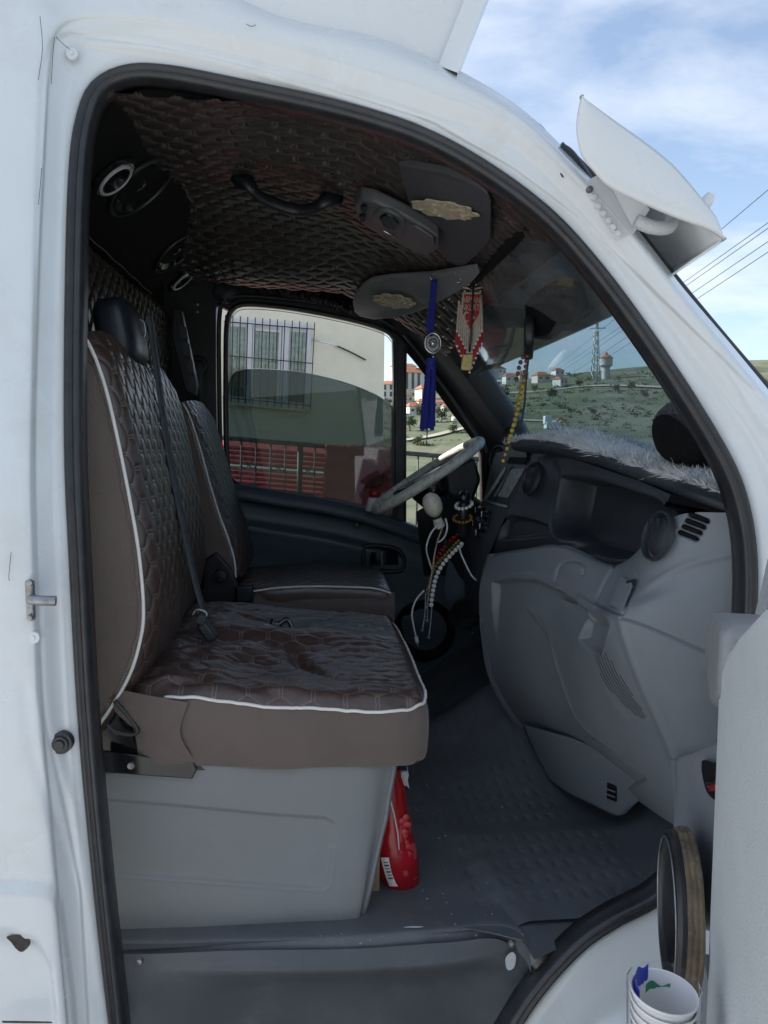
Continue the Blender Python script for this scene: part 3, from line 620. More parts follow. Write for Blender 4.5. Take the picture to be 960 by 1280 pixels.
# ================================================================== VAN: seats
def seat_back(parent, y0, y1, prof, name, bulge=.030, side=True, piping=True, waves=0, far_pipe=False):
    """front face from an (x,z) profile running bottom -> top, quilted; side panel and piping on the near edge"""
    n_w = max(60, int((y1-y0)/.0019)); pr = cr(prof, 400)
    s = np.concatenate([[0], np.cumsum(np.linalg.norm(np.diff(pr, axis=0), axis=1))]); t = np.linspace(0, 1, n_w)
    tx = np.gradient(pr, axis=0); tx /= np.linalg.norm(tx, axis=1)[:, None]; nx = np.stack([tx[:, 1], -tx[:, 0]], 1)
    S, T = np.meshgrid(s, t, indexing='ij'); YY = y0+(y1-y0)*T
    h, m = quilt(S, YY, .056, .029, k=.80, line=.0011)
    edge = np.clip(np.minimum(T, 1-T)/.14, 0, 1); pil = bulge*np.sqrt(np.clip(1-(1-edge)**2, 0, 1))
    pil = pil-.010*np.exp(-((T-.5)/.05)**2)*sstep(.1,.3,S/s[-1])*0 + .004*vnoise(S*14, YY*14, 9)
    D = pil+.0040*h-.012; m = m*(edge > .12)
    top = sstep(.9, 1.0, S/s[-1]); D = D-.03*top*(np.abs(T-.5)*2)**3
    Xx = pr[:, 0][:, None]+nx[:, 0][:, None]*D; Zz = pr[:, 1][:, None]+nx[:, 1][:, None]*D
    grid(name, np.stack([Xx, YY, Zz], -1), M['leather'], parent, attr=m, flip=True)
    b = pr
    if side:
        back = [(min(q[0]-.16, -.30) if False else q[0]-.17, q[1]) for q in b]
        g = A([[(b[i][0]*(1-k)+max(back[i][0], -.62)*k, y0-.012*math.sin(math.pi*min(1, k*1.2+.05))+.006, b[i][1]) for k in np.linspace(0, 1, 12)] for i in range(0, 400, 6)])
        grid('side_panel', g, M['fabric'], parent, flip=True)
        g2 = A([[(b[i][0]*(1-k)+max(back[i][0], -.62)*k, y1+.004, b[i][1]) for k in (0, .5, 1)] for i in range(0, 400, 12)])
        grid('side_panel', g2, M['fabric'], parent)
        tp = pr[-1]; grid('top_panel', A([[(tp[0]-.17*k, y, tp[1]+.02*math.sin(math.pi*k)) for k in np.linspace(0, 1, 6)] for y in np.linspace(y0, y1, 10)]), M['fabric'], parent)
    if piping: tube('piping', [(q[0]+.002, y0-.001, q[1]) for q in pr[::6]], .0031, M['pipe'], parent, sides=8)
    if far_pipe: tube('piping', [(q[0]+.002, y1+.001, q[1]) for q in pr[::6]], .0028, M['pipe'], parent, sides=8)

yB = .145
bp = [(118,912),(135,888),(160,845),(174,800),(178,760),(172,690),(160,620),(146,550),(132,490),(118,448),(106,424),(97,413)]
prof = [(lambda p: (p[0], p[2]))(P(a, b, yB)) for a, b in bp]
bench = part('bench_seat', (-.1, .5, 0), van, 'brown quilted passenger bench seat with white piping')
seat_back(bench, yB, .52, prof, 'backrest')
prof2 = [(x-.012, z-.004) for x, z in prof]
seat_back(bench, .535, .90, prof2, 'backrest', piping=False, bulge=.026)
# cushion: quilted top, fabric skirt, piping
cx0, cx1, cy0, cy1 = -.345, .205, .140, .865
def cush_z(X, Y):
    z = .432+.0*X; u = (X-cx0)/(cx1-cx0); v = (Y-cy0)/(cy1-cy0)
    z = z-.030*(1-sstep(.0,.42,u))*0+.022*np.sin(np.pi*np.clip(u,0,1))**.5*np.sin(np.pi*np.clip(v,0,1))**.5
    z = z-.034*np.exp(-((u-.46)/.24)**2-((v-.28)/.17)**2)-.026*np.exp(-((u-.46)/.24)**2-((v-.74)/.17)**2)+.016*np.exp(-((v-.50)/.07)**2)*np.sin(np.pi*u)
    z = z-.012*np.exp(-((X+.03+.3*(v-.3))/.014)**2-((v-.30)/.12)**2)
    wr = .0045*np.sin(70*(Y+.05*np.sin(9*X))+6*vnoise(X*7, Y*9, 4))*np.exp(-((u-.25)/.28)**2)+.005*(vnoise(X*22, Y*22, 8)-.5)+.010*(vnoise(X*8, Y*9, 12)-.5)
    wr = wr+.0011*np.sin(190*(Y+.25*X*(v-.4))+9*vnoise(X*16, Y*16, 21))*vnoise(X*9, Y*9, 22)+.0016*(vnoise(X*60, Y*90, 23)-.5)
    return z+wr
def squircle(u, v, k=.55):
    """unit square [-1,1] with rounded corners"""
    a = u*np.sqrt(1-k*v**8*.18); b = v*np.sqrt(1-k*u**8*.30); return a, b
U, V = np.meshgrid(np.linspace(-1, 1, 330), np.linspace(-1, 1, 420), indexing='ij'); a, b = squircle(U, V)
Xc = (cx0+cx1)/2+a*(cx1-cx0)/2; Yc = (cy0+cy1)/2+b*(cy1-cy0)/2
h, m = quilt(Xc+.01*np.sin(Yc*12), Yc+.006*np.sin(Xc*20), .058, .031, k=.80, line=.0010)
edge = np.minimum(1-np.abs(U), 1-np.abs(V)); drop = -.022*(1-np.clip(edge/.10, 0, 1))**2
sag = -.010*sstep(.0, 1, (Xc-cx0)/(cx1-cx0))*0
lineZ = np.interp(Xc, [cx0, -.2, -.05, .08, .16, cx1], [.456, .452, .436, .423, .418, .424])-.432
Zc = cush_z(Xc, Yc)+.0019*h+drop+lineZ
top = np.stack([Xc, Yc, Zc], -1); grid('cushion', top, M['leather'], bench, attr=m)
rim = np.concatenate([top[:, 0], top[-1, 1:], top[::-1, -1][1:], top[0, ::-1][1:-1]])
rim_s = rim.copy(); n = len(rim); cxy = A(((cx0+cx1)/2, (cy0+cy1)/2))
out = rim[:, :2]-cxy; out /= np.linalg.norm(out, axis=1)[:, None]
rows = []
for dz, o_ in ((0,0),(-.012,.004),(-.04,.012),(-.075,.012),(-.105,.004),(-.122,-.02),(-.130,-.10)):
    r = rim.copy(); r[:, :2] += out*o_; r[:, 2] += dz; w = (.004*np.sin(np.arange(n)*.045)+.012*(vnoise(np.arange(n)*.035, np.full(n, abs(dz)*14), 6)-.5))*abs(dz)*8; r[:, :2] += out*w[:, None]
    if dz < -.1: r[:, 2] = r[:, 2]*.4+(.302 if dz > -.125 else .298)*.6
    rows.append(r)
g = cru(A(rows), 26); mesh('skirt', g.reshape(-1, 3), quads(26, n, wrap_c=True), M['fabric'], bench)
pp = rim.copy(); pp[:, :2] += out*.003; pp[:, 2] -= .001
tube('piping', pp[40::4], .0031, M['pipe'], bench, sides=8)
# loose cover bunched at the rear corner with the bare seat hinge below
surf('bunched_cover', [[P(*q) for q in r] for r in ([(150,862,.145),(190,870,.132),(235,878,.130)], [(142,885,.14),(185,905,.128),(225,915,.124)], [(160,905,.15),(200,930,.14),(240,948,.13)])], 20, 30, M['fabric'], bench)
surf('hinge_cover', [[P(*q) for q in r] for r in ([(120,905,.17),(150,872,.16),(170,880,.16)], [(122,930,.165),(160,918,.15),(190,915,.15)], [(124,950,.165),(175,952,.15),(240,965,.15)])], 14, 18, M['gloss'], bench)
prism('hinge_plate', [P(*q, .138) for q in ((122,938),(170,944),(228,952),(241,950),(246,962),(240,974),(215,972),(122,966))], (0,.006,0), M['gloss'], bench, bevel=.002)
MB().lathe([(.0001,-.002),(.006,-.003),(.007,.002)], P(164, 957, .137), (0,1,0), 14).build('hinge_bolt', M['steel'], bench)
tube('recline_lever', cr([P(*q, .135) for q in ((143,876),(160,895),(172,912),(166,918),(145,915),(132,905))], 24), .004, M['gasket'], bench)
# seat base: moulded grey box
base = part('seat_base', (-.1, .5, 0), van, 'moulded grey plastic base under the bench seat')
BX = [(126,952),(240,955),(488,962)]; 
rows_px = [(945,[118,240,360,455,490]), (962,[124,240,360,455,489]), (1000,[128,240,360,453,482]), (1022,[132,240,360,451,479]), (1060,[138,240,360,449,470]), (1098,[142,244,360,446,462]), (1112,[144,246,360,445,459]), (1150,[148,250,360,440,449]), (1166,[152,252,360,432,440]), (1172,[158,254,360,424,432])]
def base_y(py, k): return [.155, .150, .150, .150, .165][k]
g = [[P(x_, y_, base_y(y_, k)) for k, x_ in enumerate(xs_)] for y_, xs_ in rows_px]
gg = dens(g, 200, 260); pxg = proj(gg); pn_ = [(60,994),(240,1010),(330,1019),(408,1024),(417,1030),(415,1075),(412,1106),(404,1112),(330,1108),(240,1101),(60,1088)]; sd_ = sdist(pxg, pn_)
gg[..., 1] += .0055*sstep(3.5,-3.5,sd_)-.002*np.exp(-(sd_/3)**2)*(pxg[...,1] > 1060)+.004*np.exp(-((pxg[...,0]-300)/140)**2-((pxg[...,1]-1060)/60)**2)
# raised panel step between the two crease lines
NR, NC = gg.shape[:2]; vv = np.linspace(0, 1, NR)[:, None]; uu = np.linspace(0, 1, NC)[None, :]
gg[..., 1] -= .0
grid('side_face', gg, M['box'], base)
fr = [[P(xs_[4], y_, .165)+A((dx, dy, 0)) for dx, dy in ((0,0),(.012,.012),(.014,.10),(.014,.70))] for y_, xs_ in rows_px]
surf('front_face', fr, 30, 30, M['box'], base)
MB().box((-.12,.5,.305), (.60,.70,.012)).build('top_plate', M['black'], base)
# headrests
hr = part('headrest', (-.45,.40,1.15), van, 'black headrest on the near seat')
def rrblob(name, c, size, mat, parent, e=.55, rot=None):
    th = np.linspace(-math.pi/2, math.pi/2, 22); ph = np.linspace(-math.pi, math.pi, 40, endpoint=False)
    pw = lambda v: np.sign(v)*np.abs(v)**e
    x = pw(np.cos(th))[:, None]*pw(np.cos(ph)); y = pw(np.cos(th))[:, None]*pw(np.sin(ph)); z = pw(np.sin(th))[:, None]+0*ph
    q = np.stack([x, y, z], -1).reshape(-1, 3)*A(size)
    if rot is not None: q = q @ A(rot).T
    return mesh(name, q+A(c), quads(22, 40, wrap_c=True), mat, parent)
rrblob('pad', P(152,418,.40), (.037,.088,.066), material('headrest_vinyl', (.012,.014,.020), .4), hr, rot=rot_axes((1,0,.18),(-.18,0,1)))
for dy in (-.06,.06): tube('post', [P(150,430,.40)+A((-.01,dy,-.15)), P(150,430,.40)+A((0,dy,.0))], .006, M['steel'], hr)
MB().lathe([(.0001,-.003),(.006,-.002),(.007,.003)], P(134,423,.285), (0,1,0), 12).build('button', M['gasket'], hr)
hd = part('driver_headrest', P(228,440,1.25), van, 'black louvred headrest frame of the driver seat')
c0, c1 = P(219,388,1.22), P(243,492,1.22); up = (c1-c0); rows = [A(c0), A(c1)]
sp_h = [P(*q, 1.20) for q in ((216,386),(226,386),(246,480),(244,494),(232,490),(214,420))]
prism('frame', sp_h, (0,.045,0), M['black'], hd, bevel=.004)
for k in range(4):
    t = .14+.22*k; a0 = P(222+18*t, 390+98*t, 1.19); prism('slat', [P(221+19*t,392+98*t,1.195), P(231+17*t,396+94*t,1.195), P(233+17*t,412+94*t,1.195), P(223+19*t,410+98*t,1.195)], (0,-.006,0), M['dash'], hd)
# belt lying down the near backrest
belt = part('seat_belt', P(180,400,.45), van, 'black seat belt hanging across the backrest')
bl = cr([P(*q) for q in ((176,392,.47),(181,430,.47),(188,480,.455),(196,540,.44),(207,600,.43),(219,660,.42),(232,720,.41),(241,755,.40),(247,775,.40))], 60)
bw = A((.0,.015,0))+A((.004,0,0)); g = A([[p-bw+A((.018,0,.0)), p+A((.020,0,0)), p+bw+A((.016,0,.0))] for p in bl]); grid('webbing', g, M['belt'], belt, thick=.0015)
MB().box(P(246,772,.385)+A((.012,0,0)), (.018,.05,.020), rot_axes((.9,0,-.4),(.4,0,.9))).build('tongue', M['belt'], belt, bevel=.003)
MB().box(P(252,788,.385)+A((.012,0,0)), (.022,.036,.045), rot_axes((.8,0,.55),(-.55,.0,.8))).build('buckle', M['black'], belt, bevel=.005)
tube('tongue_bar', cr([P(*q, .37) for q in ((240,770),(246,762),(258,766),(256,776))], 14), .0028, M['steel'], belt)
tube('belt_guide', cr([P(*q, .43) for q in ((170,398),(172,398),(180,404),(181,420),(173,418),(170,404))], 24), .0025, M['steel'], belt)
# driver seat
drv = part('driver_seat', (-.1, 1.3, 0), van, 'brown quilted driver seat with white piping')
bp = [(294,722),(292,700),(284,672),(274,645),(263,610),(252,570),(243,540),(234,515),(226,502)]
prof = [(lambda p: (p[0], p[2]))(P(a, b, 1.10)) for a, b in bp]
seat_back(drv, 1.10, 1.53, prof, 'backrest')
dx0, dx1 = -.24, .225
cu = []
rowsd = []
for y, dz in ((1.085,-.10),(1.08,-.03),(1.085,0.0),(1.11,.012),(1.3,.022),(1.48,.012),(1.52,-.02),(1.525,-.10)):
    rowsd.append([(x, y if k not in (0, 6) else y*.9+1.3*.1, .438+dz*(1 if k not in (6,) else 1)+z) for k, (x, z) in enumerate(((dx0,.004),(-.15,.006),(-.04,.012),(.06,.008),(.15,.002),(.215,-.012),(.235,-.06)))])
gd = dens(rowsd, 200, 180); h, m = quilt(gd[..., 0], gd[..., 1], .058, .031, line=.0014); gd[..., 2] += .003*h
grid('cushion', gd, M['leather'], drv, attr=m*(np.linspace(0,1,200)[:,None] > .3))
tube('piping', cr([(x, 1.082, z) for x, z in ((-.20,.442),(-.12,.452),(-.02,.455),(.08,.452),(.17,.446),(.222,.43))], 50), .0031, M['pipe'], drv)
grid('skirt', A([[(x, y, z) for x in np.linspace(-.22, .232, 20)] for y, z in ((1.084,.432),(1.076,.40),(1.08,.36),(1.1,.33))]), M['fabric'], drv)
MB().box((-.02,1.3,.17), (.42,.40,.34)).build('pedestal', M['black'], drv, bevel=.02)
MB().lathe([(.0001,-.012),(.018,-.010),(.020,0),(.020,.02)], P(276,720,1.075), (0,1,0), 20).build('recline_knob', M['black'], drv)
prism('recliner_cover', [P(*q, 1.085) for q in ((255,700),(270,690),(290,712),(300,740),(290,760),(250,756))], (0,.02,0), M['black'], drv, bevel=.006)
rr = part('driver_belt', P(262,600,1.5), van, 'black seat belt beside the far door')
bl = cr([P(*q, 1.56) for q in ((248,452),(252,520),(262,580),(275,650),(292,720),(308,756))], 30)
grid('webbing', A([[p-A((.018,0,0)), p+A((.018,0,0))] for p in bl]), M['belt'], rr, thick=.002)
MB().box(P(306,742,1.06), (.05,.03,.05)).build('buckle', M['black'], rr, bevel=.006)
tube('guide', cr([P(*q, 1.57) for q in ((240,452),(250,448),(257,456),(252,468))], 14), .010, M['black'], rr)
# ================================================================== VAN: floor, step, dashboard
flo = part('cab_floor', (0, .8, 0), van, 'dark blue grey ribbed rubber floor mat')
X, Y = np.meshgrid(np.linspace(-.62, .98, 330), np.linspace(.10, 1.62, 320), indexing='ij')
Z = .16*sstep(.30, .62, X)*sstep(.55, 1.0, Y)*.9+.30*sstep(.62, .98, X)**1.5
Z = Z+.055*np.exp(-((Y-1.0)/.10)**2)*sstep(-.2, .1, X)+.012*sstep(.36,.40,X+.18*Y)*sstep(.5,.40,Y)
rib = (np.sin(X*2*math.pi/.030+.5*np.sin(Y*2*math.pi/.055)) > .55).astype(float)*(.5+.5*np.sign(np.sin(Y*2*math.pi/.055)))
area = sstep(.27,.30,X)*sstep(.66,.62,X)*sstep(.14,.17,Y)*sstep(.44,.41,Y)*.6+sstep(.05,.10,X)*sstep(.60,.55,X)*sstep(.46,.50,Y)*.6
Z = Z-.0040*rib*area+.003*vnoise(X*12, Y*12, 31)
grid('mat', np.stack([X, Y, Z], -1), M['floor'], flo)
prism('mat_corner', [PZ(*q, .002) for q in ((560,1158),(600,1140),(680,1110),(760,1085),(840,1062),(832,1096),(766,1134),(694,1188),(668,1200),(652,1176),(610,1166))], (0,0,.002), M['floor'], flo)
rs = np.random.RandomState(15); mb = MB()
for k_ in range(110):
    x_, y_ = rs.uniform(.0, .66), rs.uniform(.12, .80)**1.4
    if x_ < .2 and y_ > .16: continue
    r_ = .0009+.0018*rs.rand()**3; mb.ball((x_, y_+.02, .006+.10*max(0, x_-.5)*max(0, y_-.5)), (r_*1.4, r_, r_*.7), 5, 4)
mb.build('floor_grit', material('pale_grit', (.34,.32,.28), .95, var=.4, vscale=60), flo, kind='stuff')
# rounded floor edge and the step well below it
edge = [(-.62,.105),(-.40,.105),(-.20,.105),(0,.10),(.16,.095),(.235,.10),(.262,.13),(.275,.10)]
ep = A([PZ(*q, 0.0) for q in ((60,1174),(150,1180),(300,1178),(430,1174),(540,1166),(610,1160),(640,1164),(654,1174),(662,1190))])
ep = cr(ep, 120)
rows = [ep+A((0,.06,.0035)), ep+A((0,.012,.006)), ep+A((0,-.002,.001)), ep+A((0,-.008,-.012)), ep+A((0,-.010,-.030))]
surf('floor_lip', rows, 18, 120, M['floor'], flo)
stp = part('door_step', (-.1, 0, -.3), van, 'dark moulded step well below the seat')
s_o = [(135,1186),(300,1186),(440,1184),(560,1174),(632,1168),(655,1182),(670,1215),(660,1260),(630,1310)]
rows = [[P(q[0], q[1]+dy, yy) for q in ((104,1186),(180,1188),(300,1188),(440,1186),(560,1178),(625,1174),(668,1206))] for dy, yy in ((0,.085),(18,.075),(30,.075),(46,.125),(90,.150),(170,.160),(320,.165))]
for r in rows: r[0][1] = r[1][1] = .075; r[-1][1] = .072; r[-2][1] = .5*r[-2][1]+.04
surf('riser', rows, 50, 90, M['step'], stp)
MB().box((-.1,.10,-.50), (.95,.34,.03)).build('tread', M['step'], stp, bevel=.006)
for (px, py) in ((174,1202),(640,1180),(652,1240)): MB().lathe([(.0001,-.004),(.005,-.003),(.007,.002)], P(px, py, .072), (0,1,0), 14).build('screw', M['steel'], stp)
for pts in ([(632,1198),(640,1190),(645,1196),(642,1210),(634,1212)], [(504,1159),(514,1157.6),(530,1158.2),(520,1160)]):
    q = cr([P(*t, .066) if t[1] > 1170 else PZ(*t, .009) for t in pts], 20, closed=True); mesh('scuff', q, [tuple(range(20))], M['trim'], stp, smooth=False)
mesh('firewall', [(.99,.02,-.3),(.99,1.66,-.3),(.99,1.66,.85),(.99,.02,.85)], [(0,1,2,3)], M['blackm'], van, smooth=False)
mesh('underbody', [(-.7,.20,-.06),(1.0,.20,-.06),(1.0,1.66,-.06),(-.7,1.66,-.06)], [(0,1,2,3)], M['blackm'], van, smooth=False)

dash = part('dashboard', (.55, .5, .4), van, 'grey and black moulded dashboard')
YS = [.82, .66, .50, .34, .17, .075]
LIP = [(640,556),(690,561),(748,576),(800,594),(852,612),(914,634)]
R0 = [(610,693),(655,686),(705,681),(774,704),(838,648),(916,640)]
def rowp(px, ys=YS, dx=0): return [P(a, b, y)+A((dx, 0, 0)) for (a, b), y in zip(px, ys)]
# lower grey moulding
LOW = [R0, [(606,700),(652,692),(702,690),(768,712),(826,672),(917,664)], [(603,720),(650,714),(702,724),(756,748),(806,736),(918,700)], [(600,732),(644,730),(694,740),(742,764),(781,766),(918,735)], [(599,752),(640,752),(690,764),(732,788),(780,800),(918,790)],
 [(602,800),(642,808),(692,822),(734,846),(794,852),(916,860)], [(612,850),(652,868),(702,882),(748,905),(816,908),(912,930)], [(640,900),(676,914),(718,928),(768,955),(834,965),(905,990)], [(668,932),(702,944),(744,965),(796,1000),(850,1035),(900,1045)]]
g = dens([rowp(r, [y+(.05,.03,0)[min(i_,2)]*(1 if k_ < 4 else 0) for k_, y in enumerate(YS)]) for i_, r in enumerate(LOW)], 300, 360); pg = proj(g); nd = gnormal(g); off = np.zeros(g.shape[:2])
def lineW(pts, w): return np.exp(-(sdist(pg, cr(pts, 40), False)/w)**2)
RIDGE = [(916,692),(880,700),(845,712),(812,732),(788,752),(776,772),(782,800),(800,850),(824,905),(842,948)]
off += .0035*lineW(RIDGE, 5)
lid = cr([(604,722),(640,716),(668,717),(692,728),(722,744),(744,760),(728,772),(716,800),(716,830),(730,880),(752,912),(700,930),(640,910),(590,850),(580,740)], 80)
rec = cr([(612,765),(645,760),(668,772),(684,800),(698,848),(722,904),(760,936),(806,972),(760,985),(690,950),(640,915),(585,860),(585,790)], 90)
off -= .014*sstep(2.0, -2.0, sdist(pg, rec))*sstep(752, 815, pg[..., 1])       # recessed knee panel
off += .0035*lineW([(604,724),(640,719),(668,720),(692,731),(722,746),(742,758)], 3.0)   # ledge nosing
off += .0030*lineW([(655,762),(672,782),(686,808),(700,850),(723,905),(760,937),(804,971)], 2.6)
led = [(616,728),(640,724),(668,725),(690,735),(716,750),(734,763),(728,800),(690,830),(616,830)]
off -= .020*sstep(2.0, -2.0, sdist(pg, led))*(1-sstep(735, 815, pg[..., 1]))   # undercut below the ledge
SLOTS = [((863-4.5*k_, 643+7.4*k_), (884-4.5*k_, 651.5+7.4*k_)) for k_ in range(4)]
for a_, b_ in SLOTS: off -= .012*sstep(4.2, 2.6, sdist(pg, [a_, b_], False))
off -= .0060*lineW([(777,773),(810,785),(850,802),(885,817),(916,827)], 1.6)
off -= .0060*lineW([(736,930),(770,950),(804,975)], 1.6)
off -= .0050*lineW([(693,730),(697,712),(705,703),(722,702),(729,708),(728,718)], 1.5)     # latch outline
off -= .008*sstep(1.5, -1.5, sdist(pg, [(690,738),(705,736),(722,740),(724,748),(712,751),(694,746)]))
off -= .0060*lineW([(770,703),(758,722),(746,748),(748,756),(774,768),(781,764),(790,740),(797,722),(795,714)], 1.5)
off -= .020*sstep(3, -3, sdist(pg, [(724,798),(731,774),(737,768),(752,770),(760,781),(755,800),(750,818),(736,810)]))   # cubby
off += .002*lineW([(722,800),(730,772),(736,766),(753,768),(763,780),(757,800),(752,822)], 3)
off -= .0022*sstep(4, -4, sdist(pg, [(736,812),(750,822),(770,848),(790,880),(796,898),(786,900),(768,878),(750,848)]))
g = g+nd*off[..., None]
grid('lower_moulding', g, M['grey'], dash)
# dark upper fascia with the open tray
MID = [[(664,562),(700,569),(748,584),(800,602),(838,618)], [(656,586),(694,592),(744,604),(796,624),(834,628)], [(641,626),(684,633),(730,645),(782,660),(826,640)], [(622,668),(668,671),(712,672),(768,692),(822,655)], [(612,694),(655,688),(705,683),(772,705),(822,664)]]
dx_ = [[0,.0,.0,.0,.0],[0,0,0,0,0],[0,0,0,0,0],[0,0,0,0,0],[.004,.004,.004,.004,.004]]
ym = [.82,.66,.50,.34,.20]
pts = []
for i_, (r, d) in enumerate(zip(MID, dx_)): pts.append([P(a, b, y+(.055 if i_ == 4 else 0))+A((k*.55, 0, -k*.15)) for (a, b), y, k in zip(r, ym, d)])
gu = dens(pts, 200, 300); pu_ = proj(gu)
tray = cr([(706,600),(744,603),(800,621),(826,632),(822,652),(800,686),(776,699),(735,690),(706,676),(696,660),(700,630)], 60)
sd_ = sdist(pu_, tray); gu = gu+A((.93,.30,-.06))*(.085*sstep(5,-7,sd_)+.003*np.exp(-((sd_-7)/4)**2)*-1)[..., None]
sd_ = sdist(pu_, [(630,650),(640,646),(668,652),(683,658),(684,668),(655,672),(624,674)]); gu = gu+A((.93,.30,0))*(.018*sstep(3,-3,sd_))[..., None]
sd_ = sdist(pu_, cr([(694,578),(702,596),(700,620),(694,668)], 20), False); gu = gu+A((.93,.30,0))*(.003*np.exp(-(sd_/1.8)**2))[..., None]
grid('upper_fascia', gu, M['dash'], dash)
# top pad with rolled lip
lipw = rowp(LIP)
rows = [[p+A((.03,0,-.020)) for p in lipw], [p+A((.006,0,-.014)) for p in lipw], [p+A((-.002,0,-.003)) for p in lipw], [p+A((.008,0,.006)) for p in lipw], [p+A((.06,0,.012)) for p in lipw], [A((max(p[0]+.16,.74), p[1], max(p[2]+.0,.80)*.5+.39)) for p in lipw], [A((.90, p[1], .775)) for p in lipw]]
surf('top_pad', rows, 40, 90, M['dash'], dash)
# driver's half of the top pad and instrument hood
rows = [[(.56,.80,.872),(.60,1.0,.868),(.62,1.25,.868),(.63,1.55,.85)], [(.58,.80,.885),(.62,1.0,.885),(.64,1.25,.885),(.65,1.55,.865)], [(.70,.80,.86),(.70,1.0,.86),(.70,1.25,.86),(.70,1.58,.84)], [(.90,.80,.775),(.90,1.0,.775),(.90,1.25,.775),(.90,1.6,.775)]]
surf('driver_pad', rows, 24, 30, M['dash'], dash)
rows = [[(.56,.82,.872),(.60,1.0,.868),(.62,1.25,.868),(.63,1.55,.85)], [(.56,.82,.72),(.60,1.0,.72),(.62,1.25,.70),(.63,1.55,.70)], [(.56,.82,.48),(.58,1.0,.48),(.58,1.25,.50),(.60,1.58,.50)], [(.70,.82,.30),(.70,1.0,.30),(.75,1.25,.32),(.80,1.6,.3)]]
surf('driver_fascia', rows, 24, 30, M['black'], dash)
# grey inner cheek of the lower moulding (towards the centre)
rows = [[P(a, b, .82), P(a, b, .82)+A((.05,.015,0)), P(a, b, .82)+A((.40,.03,0))] for a, b in ((610,693),(603,720),(599,752),(602,800),(612,850),(640,900),(668,932))]
surf('inner_cheek', rows, 30, 12, M['grey'], dash)
# kick panel below with slotted opening
kp = [[(655,905,.74),(690,915,.60),(735,930,.47),(790,970,.34),(805,985,.30)], [(668,935,.72),(700,955,.58),(742,968,.46),(782,990,.37),(800,1000,.33)], [(690,975,.64),(712,990,.56),(745,1006,.46),(772,1018,.40),(784,1010,.38)]]
surf('kick_panel', [[P(*q) for q in r] for r in kp], 20, 30, M['grey'], dash, thick=.006)
MB().box(P(768,990,.395)+A((-.006,0,0)), (.004,.024,.036), rot_axes((.8,.6,0),(0,0,1))).build('kick_slot', M['blackm'], dash, bevel=.0015)
for dz in (-.006,.006): MB().box(P(768,990,.393)+A((-.010,-.004,dz)), (.003,.022,.002), rot_axes((.8,.6,0),(0,0,1))).build('slot_bar', M['grey'], dash)
def dash_at(px, py, out=.0):
    """point on the lower moulding under a pixel (nearest grid point), pushed towards the seats"""
    q = g.reshape(-1, 3); d = q-CAM; w = d @ FW; sx = 480+F*(d @ RT)/w; sy2 = 640-F*(d @ UP)/w
    k = np.argsort((sx-px)**2+(sy2-py)**2)[:4]; y = q[k, 1].mean(); return P(px, py, y-out)
def dline(name, pts, r, mat, n=40, out=.002, closed=False, par=None):
    return tube(name, cr([dash_at(*q, out) for q in pts], n, closed=closed), r, mat, par or dash, sides=6, closed=closed)
# panel joints and mouldings
# glovebox latch recess, handle outline, side bin with clasp
sb = part('side_bin', dash_at(770,740), dash)
prism('clasp', [dash_at(*t, .010) for t in ((780,722),(793,728),(778,764),(764,757))], (.0,.012,0), M['trim2'], sb, bevel=.002)
prism('clasp_tab', [dash_at(*t, .015) for t in ((784,727),(796,724),(795,732),(786,735))], (.0,.01,0), M['black'], sb, bevel=.0015)
# cubby in the near end with speaker mesh below it
rs = np.random.RandomState(3); mb = MB()
for i in range(60):
    for j in range(8):
        t = i/59; px = 738+t*54+j*3.6-8*math.sin(t*3); py = 812+t*84+j*.4
        if abs(j-3.5) > 3.7*math.sin(math.pi*min(1, max(.06, t*.94+.03)))**.5: continue
        c = dash_at(px, py, .0015); mb.box(c, (.0014,.0014,.0014))
mb.build('speaker_mesh', M['grey2'], dash, kind='stuff')
# round vents
def vent(c, r, ax, parent, mat, sub='air_vent', squash=1.0):
    e = part(sub, c, parent)
    MB().lathe([(r*1.08,.002),(r*1.05,-.006),(r*.96,-.008),(r*.90,-.002),(r*.88,.006)], c, ax, 44).build('bezel', mat, e)
    MB().lathe([(r*.88,.005),(r*.70,-.004),(r*.35,-.009),(.0001,-.010)], c, ax, 40).build('disc', mat, e)
    R = rot_axes((0,.2,.98), ax)
    for s in (-.33, 0, .33): MB().box(A(c)+A(ax)/np.linalg.norm(ax)*-.009+R[:, 1]*r*s, (r*1.3,.003,.004), R).build('blade', M['dash'], e)
    return e
axv = A((.86,.45,-.18)); vent(dash_at(823,671)+A((-.002,-.003,.002)), .045, A((.95,.08,-.28)), dash, M['dash'])
vent(P(667,598,.765)+A((-.006,-.006,0)), .042, A((.95,.12,-.28)), dash, M['dash'])
for a_, b_ in SLOTS:
    c0, c1 = dash_at(*a_, .001), dash_at(*b_, .001); tube('slot_shade_fill', [c0+(c1-c0)*t for t in (-.12,-.05,.05,.5,.95,1.05,1.12)], [.0012,.0034,.0042,.0043,.0042,.0034,.0012], M['blackm'], dash, sides=10)  # black tubes fill the demister recesses, their shade put into colour
# near-end cap under the seal so that no gap shows
surf('end_filler', [[P(912,630,.09), P(935,640,.06), P(960,640,.05)], [P(915,800,.07), P(940,800,.05), P(960,800,.05)], [P(905,1000,.07), P(935,1000,.05), P(960,1000,.05)]], 10, 10, M['grey'], dash)
surf('wheel_arch_cover', [[P(838,950,.12), P(870,955,.07), P(912,955,.06)], [P(842,1000,.12), P(870,1010,.07), P(905,1010,.06)], [P(842,1034,.14), P(865,1060,.09), P(898,1060,.07)], [P(830,1060,.2), P(845,1090,.12), P(850,1125,.08)]], 20, 16, M['grey'], dash)

